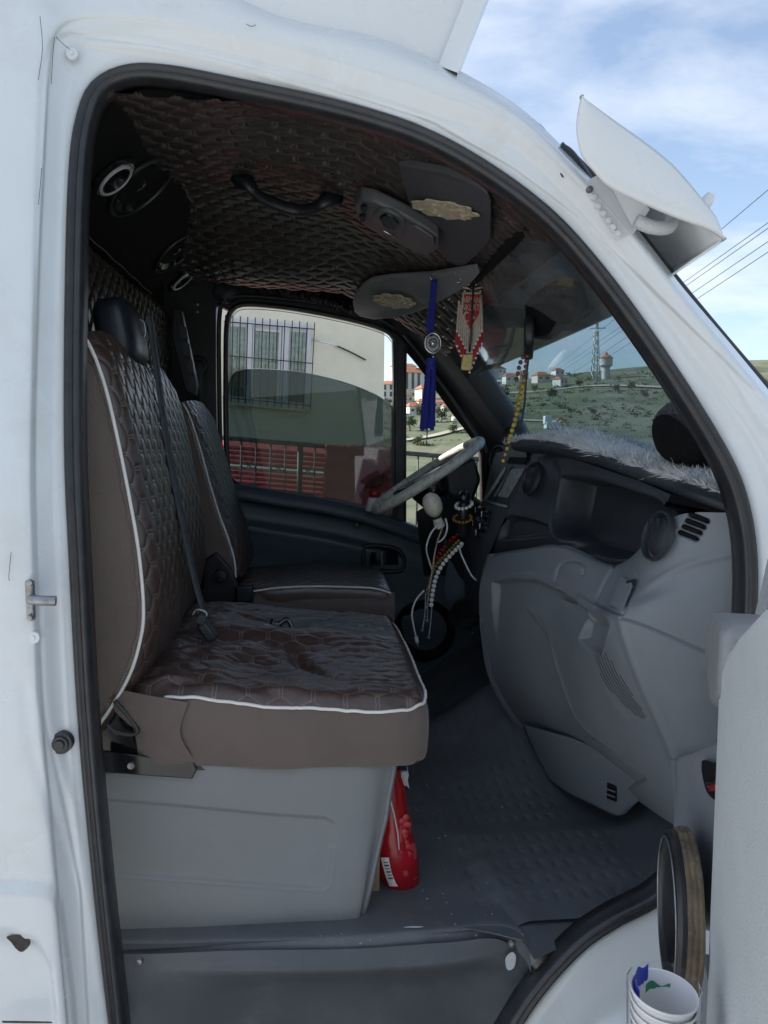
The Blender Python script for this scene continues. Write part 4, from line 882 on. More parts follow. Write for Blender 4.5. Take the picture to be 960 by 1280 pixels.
# ------------------------------------------------------------------ centre stack
cs = part('centre_stack', (.44, .95, .7), van, 'black centre console with radio slot and heater knobs')
c_rows = [[P(*q) for q in r] for r in ([(620,566,1.08),(664,558,.82)], [(612,590,1.08),(656,586,.82)], [(601,632,1.08),(640,628,.82)], [(583,660,1.06),(620,672,.82)], [(580,700,1.04),(606,712,.82)], [(582,760,1.02),(600,770,.82)])]
surf('stack_face', c_rows, 30, 16, M['dash'], cs)
surf('stack_side', [[A(r[0]), A(r[0])+A((.12,.02,0))] for r in c_rows], 30, 8, M['black'], cs)
def SP(px, py, out=.0):
    xl = np.interp(py, [560,590,632,660,700,760], [622,612,600,586,580,582]); xr = np.interp(py, [560,586,628,672,712,770], [664,656,640,620,606,600]); y = 1.08-.26*np.clip((px-xl)/(xr-xl), 0, 1); return P(px, py, y-out*1.2)
fr_ = [(635,572),(660,575),(648,596),(630,640),(628,652),(604,645),(615,615)]
prism('radio_frame', [SP(*q, .004) for q in ((634,570),(663,570),(636,634),(604,626))], (.02,.006,0), M['black'], cs, bevel=.002)
prism('radio_slot', [SP(*q, .010) for q in ((637,571),(660,572),(656,580),(633,579))], (.01,.004,0), M['blackm'], cs)
tube('radio_rail', [SP(632,584,.012), SP(620,604,.012), SP(607,624,.012)], .005, M['trim2'], cs)
tube('radio_rail', [SP(640,584,.012), SP(632,600,.012), SP(619,626,.012)], .004, M['dash'], cs)
tube('radio_shelf', [SP(607,626,.012), SP(620,630,.012), SP(633,633,.012)], .004, M['trim2'], cs)
o = prism('document_pouch', [SP(*q, .015) for q in ((640,586),(655,586),(640,612),(634,622),(617,620),(628,602))], (.004,.002,0), material('clear_pouch', (.22,.23,.23), .25, var=.4, vscale=60), cs)
kb = part('heater_panel', SP(605,655), cs)
for k, (px, py) in enumerate(((603,640),(611,645),(600,656),(609,660),(604,668))):
    c = SP(px, py, .004); ax = A((-.9,-.35,.25)); MB().lathe([(.016,0),(.0155,.010),(.011,.016),(.0105,.024),(.0001,.025)], c, ax, 20).build('knob', M['gloss'], kb)
    MB().box(c+ax/np.linalg.norm(ax)*.026, (.003,.003,.016)).build('pointer', M['chrome'], kb)
prism('switch_plate', [SP(*q, .006) for q in ((594,690),(607,692),(603,708),(592,706))], (.01,.003,0), M['black'], cs)
tube('red_tab', [SP(600,690,.010), SP(597,699,.011), SP(596,706,.010)], .0035, M['red'], cs)
prism('lower_cubby', [SP(*q, .004) for q in ((584,712),(606,716),(602,752),(584,745))], (.02,.006,0), M['gloss'], cs, bevel=.003)
vent(P(636,545,1.42), .030, A((.9,.3,-.2)), cs, M['dash'], sub='pillar_vent')
vent(P(622,572,1.28), .038, A((.9,.35,-.2)), cs, M['dash'], sub='pillar_vent')
# lower tunnel trim, blue-grey plate and pedal pivot
surf('tunnel_plate', [[P(560,700,1.1), P(585,705,1.05), P(604,716,.95)], [P(556,740,1.1), P(580,742,1.05), P(600,760,.95)], [P(570,775,1.1), P(590,775,1.05), P(606,800,.95)]], 12, 12, M['door'], cs)
surf('column_gaiter', [[P(520,640,1.2), P(560,618,1.15), P(596,636,1.05)], [P(525,680,1.2), P(560,676,1.1), P(590,690,1.02)], [P(530,720,1.2), P(558,720,1.12), P(585,730,1.04)]], 12, 12, M['black'], cs)
MB().lathe([(.0001,0),(.035,.0),(.045,.012),(.05,.03),(.03,.04)], P(585,772,1.0), (-.5,-.6,.6), 24).build('pivot_cup', M['blackm'], cs)
tube('pivot_arm', cr([P(566,768,1.05), P(580,780,1.02), P(592,792,.98)], 12), .006, M['gasket'], cs)

# ------------------------------------------------------------------ steering wheel, gear lever
wc = P(534, 594, 1.30); sw = part('steering_wheel', wc, van, 'steering wheel in a grey marbled cover')
wx = A((math.cos(math.radians(33)), 0, math.sin(math.radians(33)))); wy = A((.05, 1, .0)); wn_ = np.cross(wx, wy); wn_ /= np.linalg.norm(wn_); wy = np.cross(wn_, wx)
if wn_[2] < 0: wn_ = -wn_
Rw = .203; a = np.linspace(0, 2*math.pi, 72, endpoint=False)
rim_p = wc+Rw*(np.cos(a)[:, None]*wx+np.sin(a)[:, None]*wy); tube('rim', rim_p, .0165, M['marble'], sw, sides=14, closed=True)
mb = MB(); MB().lathe([(.0001,.024),(.05,.022),(.078,.008),(.082,-.02),(.07,-.06)], wc-wn_*.02, wn_, 32).build('hub', M['gloss'], sw)
for an in (0, 118, 242):
    d = math.cos(math.radians(an+180))*wx*-1+math.sin(math.radians(an))*wy; d = math.cos(math.radians(an))*wx+math.sin(math.radians(an))*wy
    grid('spoke', A([[wc+d*r+np.cross(wn_, d)*s*(.045-.09*(r-.05)*.5)-wn_*(.018-.06*(r-.05)) for s in (-1,-.4,.4,1)] for r in np.linspace(.05, .195, 8)]), M['gloss'], sw, thick=.012)
col_ = [wc-wn_*.03, wc-wn_*.13+A((.02,0,0)), wc-wn_*.24+A((.05,0,.01))]
tube('column_cowl', cr(col_, 14), np.linspace(.062,.085,14), M['black'], sw, sides=18)
prism('ignition_cowl', [P(*q, 1.18) for q in ((556,585),(594,572),(602,600),(590,632),(560,620))], (0,.10,0), M['black'], sw, bevel=.012)
gl = part('gear_lever', P(555,680,.98), van, 'dash mounted gear lever with marbled white knob')
k0, k1 = P(541,632,.93), P(551,662,.95); ax = (k0-k1)/np.linalg.norm(k0-k1)
MB().lathe([(.0001,.038),(.010,.036),(.020,.029),(.026,.016),(.0275,.002),(.025,-.014),(.018,-.026),(.0125,-.030),(.0001,-.031)], k0, ax, 28).build('knob', M['knobw'], gl)
MB().lathe([(.0155,-.030),(.016,-.033),(.0155,-.037)], k0, ax, 24).build('collar', M['black'], gl)
MB().lathe([(.012,-.036),(.0145,-.052),(.0165,-.066),(.013,-.070)], k0, ax, 24).build('shaft_cover', M['knobw'], gl)
tube('shaft', cr([k1, P(556,676,.97), P(566,690,1.03)], 14), .007, M['gasket'], gl)
hb = part('hand_brake', P(582,650,1.0), van, 'black ball topped lever wearing two bracelets')
MB().ball(P(580,622,1.0), (.020,.020,.021), 20, 14).build('ball', M['gloss'], hb)
tube('stem', cr([P(580,627,1.0), P(579,645,1.0), P(578,668,1.03)], 14), np.linspace(.013,.022,14), M['black'], hb, sides=14)
# ================================================================== VAN: overhead fittings
def head_patch(name, pts, dz, mat, parent, th=.014, n=40, bevel=.004, straight=False):
    q = [PL(*t, dz) for t in pts] if straight else cr([PL(*t, dz) for t in pts], n, closed=True); return prism(name, q, (0,0,th), mat, parent, bevel=bevel)
sv = part('sun_visor', PL(555,260,-.03), van, 'dark folded sun visor with an oval metal badge')
head_patch('pad', [(498,207),(506,206),(560,217),(598,234),(610,243),(614,252),(614,298),(608,308),(584,331),(576,334),(568,330),(526,294),(520,285)], -.014, M['visord'], sv, straight=True, bevel=.003)
sv2 = part('sun_visor', PL(490,370,-.03), van, 'grey sun visor above the driver with an oval metal badge')
head_patch('pad', [(441,380),(444,370),(454,358),(466,351),(490,348),(540,345),(596,336),(600,342),(588,356),(556,374),(524,390),(494,398),(468,400),(450,396),(443,390)], -.03, M['visor'], sv2, straight=True, bevel=.004)
def badge(cx, cy, w, h, ang, parent, dz, seed):
    rs = np.random.RandomState(seed); n = 44; q = []
    for k in range(n):
        t = 2*math.pi*k/n; r = 1+.07*math.cos(9*t)+.04*rs.randn(); x_, y_ = w*math.cos(t)*r, h*math.sin(t)*r
        q.append(PL(cx+x_*math.cos(ang)-y_*math.sin(ang), cy+x_*math.sin(ang)+y_*math.cos(ang), dz))
    prism('badge', q, (0,0,.003), M['gold'], parent, smooth=False)
    mb = MB()
    for k in range(26):
        t = rs.rand()*6.28; r = rs.rand()**.5*.8; x_, y_ = w*math.cos(t)*r, h*math.sin(t)*r
        mb.ball(PL(cx+x_*math.cos(ang)-y_*math.sin(ang), cy+x_*math.sin(ang)+y_*math.cos(ang), dz-.001), (.006,.005,.002), 7, 5)
    mb.build('badge_relief', M['gold'] if seed == 1 else M['chrome'], parent)
badge(555, 263, 40, 10, .17, sv, -.034, 1); badge(492, 377, 26, 8, .14, sv2, -.066, 2)
oc = part('overhead_console', PL(495,285,-.03), van, 'black overhead lamp console with buttons')
head_patch('body', [(443,256),(452,250),(468,253),(505,270),(535,288),(549,298),(548,312),(534,321),(518,316),(490,301),(462,286),(446,274)], -.045, M['console'], oc, th=.03, bevel=.006, straight=True)
head_patch('lamp_pod', [(466,272),(476,264),(492,268),(506,278),(503,290),(494,296),(480,290),(468,283)], -.052, M['console'], oc, th=.012)
head_patch('lens', [(474,275),(482,269),(494,275),(499,283),(492,288),(480,284)], -.056, M['gloss'], oc, th=.006)
tube('chrome_edge', [PL(479,288,-.058), PL(486,292,-.058), PL(496,297,-.058)], .0018, M['chrome'], oc)
head_patch('end_cover', [(508,284),(520,284),(542,298),(544,308),(532,316),(516,308),(505,300)], -.053, M['console'], oc, th=.008, straight=True)
for px, py in ((455,262),(453,274)):
    head_patch('button', [(px-4,py-3),(px+3,py-4),(px+4,py+2),(px-3,py+4)], -.050, M['gloss'], oc, th=.006, n=16, bevel=.001)
    MB().ball(PL(px,py,-.0515), (.0018,.0018,.001), 8, 6).build('button_mark', M['chrome'], oc)
gh = part('grab_handle', PL(360,240,-.02), van, 'dark blue black grab handle on the headliner')
tube('grip', cr([PL(302,224,-.008), PL(312,232,-.028), PL(324,245,-.045), PL(345,255,-.052), PL(370,262,-.052), PL(392,260,-.045), PL(406,252,-.03), PL(417,247,-.008)], 50), np.concatenate([np.linspace(.026,.015,12), np.full(26,.015), np.linspace(.015,.026,12)]), M['black'], gh, sides=12, flat=.7)
for px, py in ((306,230),(412,249)): MB().ball(PL(px,py,-.01), (.026,.018,.014), 16, 10).build('mount', M['black'], gh)
# front header lining and dark frame above the glass
hdr = [[P(*q) for q in r] for r in ([(560,392,1.45),(610,360,1.0),(650,330,.6),(700,296,.16)], [(575,402,1.45),(622,372,1.0),(662,342,.6),(708,304,.16)])]
surf('header_rail', [[p+A((-.02,0,.02)) for p in hdr[0]], hdr[0], hdr[1], [p+A((.03,0,.02)) for p in hdr[1]]], 10, 30, M['blackm'], van)
# rear-view mirror on its arm
mr = part('rear_view_mirror', P(655,425,.58), van, 'black rear view mirror')
mr_c = P(655,424,.58); Rm = rot_axes((.26,.96,-.06),(0,.05,1)); mq = rounded_rect(.20,.072,.03)
prism('housing', [mr_c+Rm[:, 0]*a_+Rm[:, 2]*b_ for a_, b_ in mq], Rm[:, 1]*-.022 if Rm[0, 1] < 0 else Rm[:, 1]*.022, M['black'], mr, bevel=.006)
nm = Rm[:, 1] if Rm[0, 1] < 0 else -Rm[:, 1]
mesh('glass', [mr_c+Rm[:, 0]*a_*.93+Rm[:, 2]*b_*.9+nm*.0075 for a_, b_ in mq], [tuple(range(len(mq)))], M['mirror'], mr, smooth=False)
ar = part('mirror_arm', P(690,385,.72), mr)
surf('arm_cover', [[P(662,384,.57), P(690,362,.53), P(712,350,.45), P(728,352,.40)], [P(664,402,.54), P(692,392,.49), P(716,385,.42), P(735,378,.37)], [P(662,410,.57), P(690,410,.53), P(706,400,.46), P(728,388,.40)]], 16, 20, M['blackm'], ar, thick=.02)
MB().box(P(655,357,.50), (.014,.022,.016), rot_axes((.7,.2,-.7),(.7,0,.7))).build('sensor_clip', M['black'], mr, bevel=.003)

# ================================================================== VAN: open passenger door
H = A((.705,-.03,0)); dd = A((-.36,-.93,0)); dd /= np.linalg.norm(dd); dn = A((dd[1], -dd[0], 0)); dn = dn if dn[0] < 0 else -dn   # inner normal
def D(s, off, z): return H+dd*s+dn*off+A((0,0,z))
odr = part('passenger_door', D(.3,.05,0), van, 'open passenger door seen along its light grey inner panel')
# outer skin and core
prism('outer_skin', [D(.02,-.02,-.62), D(1.0,-.02,-.62), D(1.0,-.02,.86), D(.34,-.02,.82), D(.16,-.02,.72), D(.05,-.02,.58)], dn*.035, M['white'], odr, bevel=.008)
def rprism(name, loop, off0, off1, mat, parent, bevel=.02, seg=5, **kw):
    o = prism(name, [D(s_, off0, z_) for s_, z_ in loop], dn*(off1-off0), mat, parent, **kw)
    m = o.modifiers.new('bevel', 'BEVEL'); m.width = bevel; m.segments = seg; m.limit_method = 'ANGLE'; m.angle_limit = math.radians(50); return o
rprism('upper_panel', [(.37,-.5),(.365,.585),(.38,.615),(.42,.648),(.48,.680),(.6,.734),(.75,.772),(.97,.80),(.97,-.5)], .02, .100, M['trim'], odr, bevel=.012, label='light grey textured upper door panel')
rprism('handle_cap', [(.262,.585),(.250,.63),(.258,.652),(.29,.664),(.36,.668),(.40,.668),(.40,.58),(.32,.545)], .03, .104, material('cap_grey', (.24,.25,.26), .42, var=.12, vscale=25), odr, bevel=.016, label='grey rounded door handle cap')
ss = [.02,.05,.09,.16,.26,.38]; of = [.06,.108,.118,.106,.088,.080]
zr = [(.352,-.03),(.368,-.012),(.366,0),(.34,0),(.26,0),(.17,0),(.10,0),(.072,-.004),(.060,-.02),(.055,-.05)]
surf('lower_panel', [[D(s_, o_+do, z_+.55*(s_-.06)+(.04 if z_ < .12 else 0)-(.03 if s_ < .03 else .008 if s_ < .06 else 0)*(1 if z_ > .2 else -1)) for s_, o_ in zip(ss, of)] for z_, do in zr], 40, 40, M['trim2'], odr, label='mid grey lower door panel with open pocket')
hl = cr([D(s_, o_, z_) for s_, o_, z_ in ((.23,.0965,.440),(.30,.0875,.468),(.38,.082,.500),(.40,.082,.480),(.35,.084,.440),(.29,.0885,.415),(.25,.0935,.412))], 30, closed=True)
mesh('pocket_shade_patch', hl+dn*.002, [tuple(range(30))], M['blackm'], odr, smooth=False)  # flat black face stands in for the shade inside the pocket
for k, mm in enumerate((M['red'], M['red'], M['black'])): tube('door_wire', [D(.27,.092+.002*k,.418+.004*k), D(.31,.094,.436+.004*k), D(.36,.092,.462+.003*k)], .0022, mm, odr, sides=6)
prism('door_core', [D(.06,.015,-.62), D(.97,.015,-.62), D(.97,.015,.05), D(.06,.015,.05)], dn*.05, M['trim2'], odr)
MB().box(P(838,1240,-.45)*A((1,1,0))+A((.01,0,.135)), (.07,.06,.012), rot_axes(dd, (0,0,1))).build('pocket_floor', M['trim2'], odr)
wf = cr([D(.34,-.005,.80), D(.50,.0,1.04), D(.66,.03,1.24), D(.84,.06,1.36), D(.96,.06,1.34), D(1.0,.05,1.22), D(1.0,.0,.82)], 40)
tube('window_frame', wf, .013, M['gasket'], odr, sides=10)
mesh('window_pane', wf, [tuple(range(40))], M['glass'], odr, smooth=False)
# round door speaker on stacked board rings
rc = P(846,1137,-.25); rax = A((-.93,.30,.02)); rax /= np.linalg.norm(rax)
ds = part('speaker', rc, odr, 'round speaker on rough wooden spacer rings')
for k, (o0, o1, rr_) in enumerate(((-.018,-.012,.1035),(-.012,-.005,.1025),(-.005,.002,.1015))):
    rs = np.random.RandomState(k); n = 56; ang = np.linspace(0, 2*math.pi, n, endpoint=False); u_ = np.cross(rax, (0,0,1.0)); u_ /= np.linalg.norm(u_); w_ = np.cross(rax, u_)
    rj = rr_+.0012*rs.randn(n)+.006*k*0+np.where(np.sin(ang+2.4) > .93, .004*rs.rand(n), 0)
    ring = lambda r_, o_: rc+rax*o_+r_[:, None]*(np.cos(ang)[:, None]*u_+np.sin(ang)[:, None]*w_)
    gq = A([ring(rj*0+.075, o0), ring(rj, o0), ring(rj+.0006, (o0+o1)/2), ring(rj, o1), ring(rj*0+.075, o1)])
    mesh('spacer_ring', gq.reshape(-1, 3), quads(5, n, wrap_c=True), M['wood'], ds, smooth=False)
MB().lathe([(.100,.002),(.101,.008),(.096,.013),(.088,.013),(.084,.008),(.078,.009),(.072,.004)], rc, rax, 56).build('rim', M['gasket'], ds)
MB().lathe([(.072,.004),(.066,.009),(.058,.003),(.03,-.012),(.026,-.004),(.0001,.0)], rc, rax, 48).build('cone', M['black'], ds)
tube('trim_ring', [rc+rax*.0135+.0905*(math.cos(t)*np.cross(rax,(0,0,1.0))+math.sin(t)*A((0,0,1))) for t in np.linspace(0,2*math.pi,60,endpoint=False)], .0015, M['steel'], ds, closed=True, sides=6)

# ================================================================== LOOSE THINGS IN THE CAB
GV = A((-.058,0,-1.0)); GV /= np.linalg.norm(GV)      # plumb line: the van stands nose-up on a slope
def strand(name, p0, path, r, mat, parent, gap=1.9, **kw):
    """beads along a path"""
    path = A(path); L = np.concatenate([[0], np.cumsum(np.linalg.norm(np.diff(path, axis=0), axis=1))]); n = max(2, int(L[-1]/(r*gap))); mb = MB()
    for t in np.linspace(0, L[-1], n): mb.ball([np.interp(t, L, path[:, k]) for k in range(3)], r, 8, 6)
    return mb.build(name, mat, parent, **kw)
# blue tassel with medallion
t0 = P(543,346,0.82); bt = thing('hanging_tassel', P(533,530,0.82), 'royal blue tassel with a silver medallion hanging below the far sun visor', 'tassel')
tube('ring', cr([t0+A((.010*math.cos(a),.002,.010*math.sin(a))) for a in np.linspace(0,6.28,14)], 24), .0016, M['chrome'], bt, sides=6)
for dx, r in ((-.006,.0045),(.005,.004),(0,.003)):
    tube('cord', cr([t0+A((dx*.6,0,-.008)), P(541+dx*400,380,0.82), P(538+dx*500,405,0.82), P(540,420,0.82)], 16), r, M['blue'], bt, sides=8)
mc = P(541,429,0.82); hexl = [(mc+A((.021*math.cos(a),0,.026*math.sin(a)))) for a in np.linspace(math.pi/2, math.pi/2+2*math.pi, 7)[:-1]]
prism('medallion', hexl, (0,.006,0), M['steel'], bt, bevel=.003)
tube('medallion_rim', cr(hexl, 40, closed=True)+A((0,-.002,0)), .0028, M['chrome'], bt, closed=True, sides=6)
mb = MB()
for a in np.linspace(0, 6.28, 11)[:-1]: mb.ball(mc+A((.009*math.cos(a),-.003,.011*math.sin(a))), .003, 7, 5)
mb.ball(mc+A((0,-.003,0)), (.004,.002,.006), 8, 6); mb.build('medallion_relief', M['chrome'], bt)
tube('clasp', cr([mc+A((0,0,-.032)), mc+A((.004,0,-.045)), mc+A((-.003,0,-.06)), mc+A((0,0,-.068))], 14), .003, M['chrome'], bt, sides=6)
rs = np.random.RandomState(4); mb = MB(); e0 = P(539,455,0.82)
for k in range(70):
    a = rs.rand()*6.28; r = .014*rs.rand()**.5; s0 = e0+A((r*math.cos(a)*.8, r*math.sin(a)*.8, 0)); L = .155+.02*rs.rand()
    mb.tube([s0, s0+GV*L*.5+A((r*math.cos(a)*.4,0,0)), s0+GV*L+A((r*math.cos(a)*.55+.002*rs.randn(), 0, 0))], .0017, 5)
mb.tube([e0+GV*.15, e0+GV*.198+A((.001,0,0))], .0016, 5); mb.lathe([(.001,.016),(.012,.012),(.014,.0),(.013,-.012)], e0+A((0,0,.002)), (0,0,1), 16)
mb.build('fringe', M['blue'], bt)
# beaded pennant
pn = thing('beaded_pennant', P(583,460,.70), 'red and white beaded pennant with crescent, fringes and a brass amulet', 'pennant')
YP = .70
def pp(px, py, dy=0): return P(px, py, YP+dy)
half_l = [(578.5,366),(590,368),(589,415),(583,412),(576,392)]; half_r = [(590.5,368),(602,369),(601,398),(589,415)]
prism('shield', [pp(*q) for q in ((579,366),(590,367),(602,369),(600,393),(587,413),(577,392))], (0,.004,0), material('pennant_cloth_beads', (.34,.014,.020), .5, var=.25, vscale=300, bump=.8, bscale=900), pn)
def letters(txt, px, py, size, dy=-.003, sx=1.0):
    cu = bpy.data.curves.new('lettering', 'FONT'); cu.body = txt; cu.size = size; cu.extrude = .0006; cu.align_x = 'CENTER'; cu.materials.append(M['ivory'])
    o = bpy.data.objects.new('lettering', cu); o.matrix_world = Matrix.Translation(Vector(pp(px, py, dy))) @ Matrix.Rotation(math.radians(90), 4, 'X') @ Matrix.Diagonal((sx,1,1,1))
    mw = o.matrix_world.copy(); COL.objects.link(o); bpy.context.view_layer.update(); me = bpy.data.meshes.new_from_object(o.evaluated_get(bpy.context.evaluated_depsgraph_get())); me.transform(mw); COL.objects.unlink(o); bpy.data.objects.remove(o)
    q_ = bpy.data.objects.new('lettering', me); return link(q_, pn)
letters('ABM', 584.0, 378, .021, sx=.62); letters('AN', 595.5, 379, .021, sx=.62); letters('NKL', 583.5, 388, .021, sx=.62); letters('RT', 595.5, 388, .021, sx=.62)
cc = pp(583.5,396,-.004); o_ = []; 
mb = MB()
for a in np.linspace(math.radians(50), math.radians(310), 16): mb.ball(cc+A((.0065*math.cos(a),0,.011*math.sin(a))), .0014+.0014*abs(math.sin((a-math.radians(50))/math.radians(260)*math.pi)), 7, 5)
mb.build('crescent', M['ivory'], pn)
mb = MB()
for a in np.linspace(0, 2*math.pi, 6)[:-1]: mb.tube([pp(592.5,397,-.004), pp(592.5,397,-.004)+A((.0045*math.sin(a),0,.0045*math.cos(a)))], [.0018,.0006], 5)
mb.build('star', M['ivory'], pn)
tube('cord', [pp(592,338,-.004), pp(591,370,-.007), pp(589,414,-.006), pp(587,440,-.004)], .0026, M['black'], pn, sides=6)
tube('border', [pp(579,366), pp(577,392), pp(587,413), pp(600,393), pp(602,369)], .0026, M['ivory'], pn, sides=6)
mb = MB()
for k in range(9): mb.ball(pp(579+2.6*k, 366.5, -.003), .0028, 7, 5)
for k in range(4):
    for s_ in (-1, 1): mb.ball(pp(590.5+s_*(2+2.6*k), 352+4*k, -.002), .0026, 7, 5); mb.ball(pp(590.5+s_*(4+2.4*k), 361-.5*k, -.002), .0024, 7, 5)
mb.build('bead_net', M['ivory'], pn)
mbi, mbr, mbt = MB(), MB(), MB()
for k in range(13):
    t = k/12; x0, y0 = (575.5+t*11, 386+t*26) if k < 7 else (587+(t-.5)*26, 413-(t-.5)*44)
    x0 = 574+k*2.35; y0 = 376+(k if k < 6 else 12-k)*5.2; y1 = y0+38; y2 = y1+22-abs(k-4)*.8; dxs = (k-6)*.25
    mbi.tube([pp(x0,y0,.006), pp(x0-1.2+dxs,y1,.004)], .0026, 5); mbr.tube([pp(x0-1.2+dxs,y1,.004), pp(x0-2+dxs*1.5,y2,.004)], .0032, 5)
    for yy in (y1, y2): mbt.ball(pp(x0-1.2+dxs, yy, .001), .0032, 7, 5)
mbi.build('white_fringe', M['ivory'], pn); mbr.build('red_fringe', M['red'], pn); mbt.build('fringe_tips', M['pearl'], pn)
prism('amulet', [pp(*q, -.004) for q in ((579,443),(592,442),(589,463),(577,462))], (0,.012,0), M['brass'], pn, bevel=.002)
tube('hook', cr([pp(568,342,.0), pp(574,344,.0), pp(576,352,.0), pp(571,353,.0)], 14), .002, M['chrome'], pn, sides=6)
# prayer beads hanging from the mirror
pb = thing('mirror_prayer_beads', P(650,540,.575), 'yellow and brown prayer beads hanging from the rear view mirror', 'prayer beads')
YM = .575
strand('brown_beads', 0, cr([P(661,425,YM), P(658,452,YM), P(655,478,YM)], 20), .0056, M['brownb'], pb); strand('brown_beads', 0, cr([P(657,440,YM), P(650,455,YM), P(646,474,YM)], 20), .0056, M['brownb'], pb)
strand('yellow_beads', 0, cr([P(655,476,YM), P(650,500,YM), P(644,525,YM), P(638,545,YM)], 30), .0060, M['yellow'], pb); strand('yellow_beads', 0, cr([P(652,480,YM+.01), P(648,502,YM+.01), P(643,530,YM+.01)], 30), .0052, M['yellow'], pb)
strand('yellow_beads', 0, cr([P(638,545,YM), P(634,560,YM), P(629,576,YM)], 16), .0046, M['yellow'], pb, gap=2.6)
tube('cord', cr([P(663,430,YM), P(658,470,YM), P(656,500,YM), P(652,528,YM)], 20), .0025, M['black'], pb, sides=6)
# strands on the gear lever
YG = .97
def gear_strand(name, label, pts, r, mat, tail=None):
    e = thing(name, P(pts[-1][0], pts[-1][1], YG), label, 'prayer beads'); strand('beads', 0, cr([P(a, b, YG+c) for a, b, c in pts], 40), r, mat, e)
    if tail:
        mb = MB(); tp = cr([P(a, b, YG) for a, b in tail], 26)
        for q in tp: mb.ball(q, .0024, 6, 5)
        mb.ball(tp[-1], .005, 8, 6); mb.build('tail', M['steel'], e)
gear_strand('white_prayer_beads', 'white bead strand hanging from the gear lever', [(577,680,.02),(565,692,0),(553,706,-.01),(545,722,-.01),(541,740,0),(539,756,0)], .0068, M['pearl'], [(540,756),(538,780),(536,797)])
gear_strand('olive_prayer_beads', 'olive green bead strand between the red and white ones on the gear lever', [(573,676,.04),(560,690,.02),(546,706,.01),(538,724,.01),(533,742,.01)], .0050, M['olive'], [(532,744),(531,768),(528,788)])
gear_strand('red_prayer_beads', 'dark red glass bead strand hanging from the gear lever', [(572,668,.05),(560,682,.03),(548,697,.02),(541,707,.02)], .0062, M['redd'], [(541,712),(536,740),(534,776)])
gear_strand('crimson_prayer_beads', 'shorter crimson bead strand above the others on the gear lever', [(566,672,.04),(554,685,.03),(543,700,.03)], .0052, M['red'], [(543,704),(538,730),(533,760)])
cb = thing('knob_chain', P(545,690,.95), 'thin metal chain wound round the gear lever shaft', 'chain'); strand('links', 0, cr([P(553,660,.94), P(547,676,.94), P(543,694,.95), P(540,715,.96), P(536,735,.96)], 40), .0026, M['gold'], cb)
def cable(label, paths, tipped=True):
    e = thing('charging_cable', P(paths[0][-1][0], paths[0][-1][1], paths[0][-1][2]), label, 'cable')
    for k, pa in enumerate(paths): tube('wire', cr([P(*q) for q in pa], 50), .0026, M['cable'], e, sides=7)
    if tipped:
        a, b = P(*paths[-1][-1]), P(*paths[-1][-2]); d = (a-b)/np.linalg.norm(a-b); tube('plug', [a, a+d*.018], .0055, M['cable'], e); tube('plug_tip', [a+d*.018, a+d*.028], .0035, M['steel'], e)
cable('white charging cable looped over the white gear knob', [[(557,648,.91),(559,660,.90),(555,672,.91),(548,678,.92)], [(548,655,.92),(538,668,.91),(533,685,.92),(536,700,.95),(540,712,.97)], [(530,738,.96),(520,750,.96),(515,766,.96),(517,782,.96),(520,796,.96)]])
cable('short white cable leading from the bead strands to the console', [[(578,682,.97),(575,688,.95),(582,705,.93),(590,720,.92),(598,727,.88)]], False)
def bracelet(name, label, px, py, r, br, mat, tilt):
    c = P(px, py, 1.0); mb = MB()
    for a in np.linspace(0, 2*math.pi, int(2*math.pi*r/(br*2.05)), endpoint=False): mb.ball(c+A((r*math.cos(a), r*math.sin(a), tilt*r*math.cos(a)+.35*r*math.sin(a))), br, 10, 7)
    o = mb.build(name, mat); tag(o, label, 'bracelet')
bracelet('pearl_bracelet', 'white pearl bracelet round the black ball lever', 580, 631, .0235, .0055, M['pearl'], .25)
bracelet('amber_bracelet', 'amber bead bracelet lower on the black ball lever', 578, 648, .026, .0052, M['amber'], .1)
# white shaggy dashboard cover
fm = thing('fur_mat', (.66,.45,.86), 'white shaggy fur cover lying along the dashboard top', 'fur cover')
FT = cr([P(*q) for q in ((634,556,.90),(668,554,.76),(705,562,.64),(748,576,.52),(800,594,.36),(855,611,.19),(908,630,.10))], 120)+A((.012,0,.006))
base = A([[p+A((dx, 0, z_)) for dx, z_ in ((0,0),(.03,.018),(.10,.018),(.16,.0),(.19,-.03))] for p in cr(FT, 50)]); grid('backing', base, M['fur'], fm)
rs = np.random.RandomState(9); k = 20000; i = (rs.rand(k)*119).astype(int); dep = rs.rand(k)**1.5*.17
lump = .5+.9*vnoise(FT[i][:, 1]*14, dep*12, 5)
q = FT[i]+np.stack([dep, rs.normal(0,.004,k), .014*np.sin(np.pi*np.clip(dep/.19+.08,0,1))], 1)
cl_ = FT[i][:, 1]*30; nrm = np.stack([-.45+.5*dep/.1+1.6*(vnoise(cl_, dep*30, 61)-.5), 1.9*(vnoise(cl_+9, dep*30+5, 62)-.5)+rs.normal(0,.12,k), np.full(k,.55)], 1)
fur('pile', q, nrm, .021*lump[:, None], M['fur'], fm, seed=21, width=.0011, jit=.32, droop=.35)
# black plush cushion in the corner of the windscreen
cs_ = [P(*q, .30) for q in ((938,604),(880,588),(852,582),(833,572),(822,552),(820,530),(828,512),(845,500),(866,495),(895,505),(935,548))]
cl = cr(cs_, 60, closed=True); c0 = cl.mean(0); lay = []
for t in np.linspace(-1, 1, 16): lay.append(c0+(cl-c0)*max(.02, (1-abs(t)**2.6))**.5+A((.02*t, .12*t, 0)))
o = mesh('corner_cushion', A(lay).reshape(-1, 3), quads(16, 60, wrap_c=True), M['plush']); tag(o, 'black plush cushion wedged in the near windscreen corner', 'cushion')
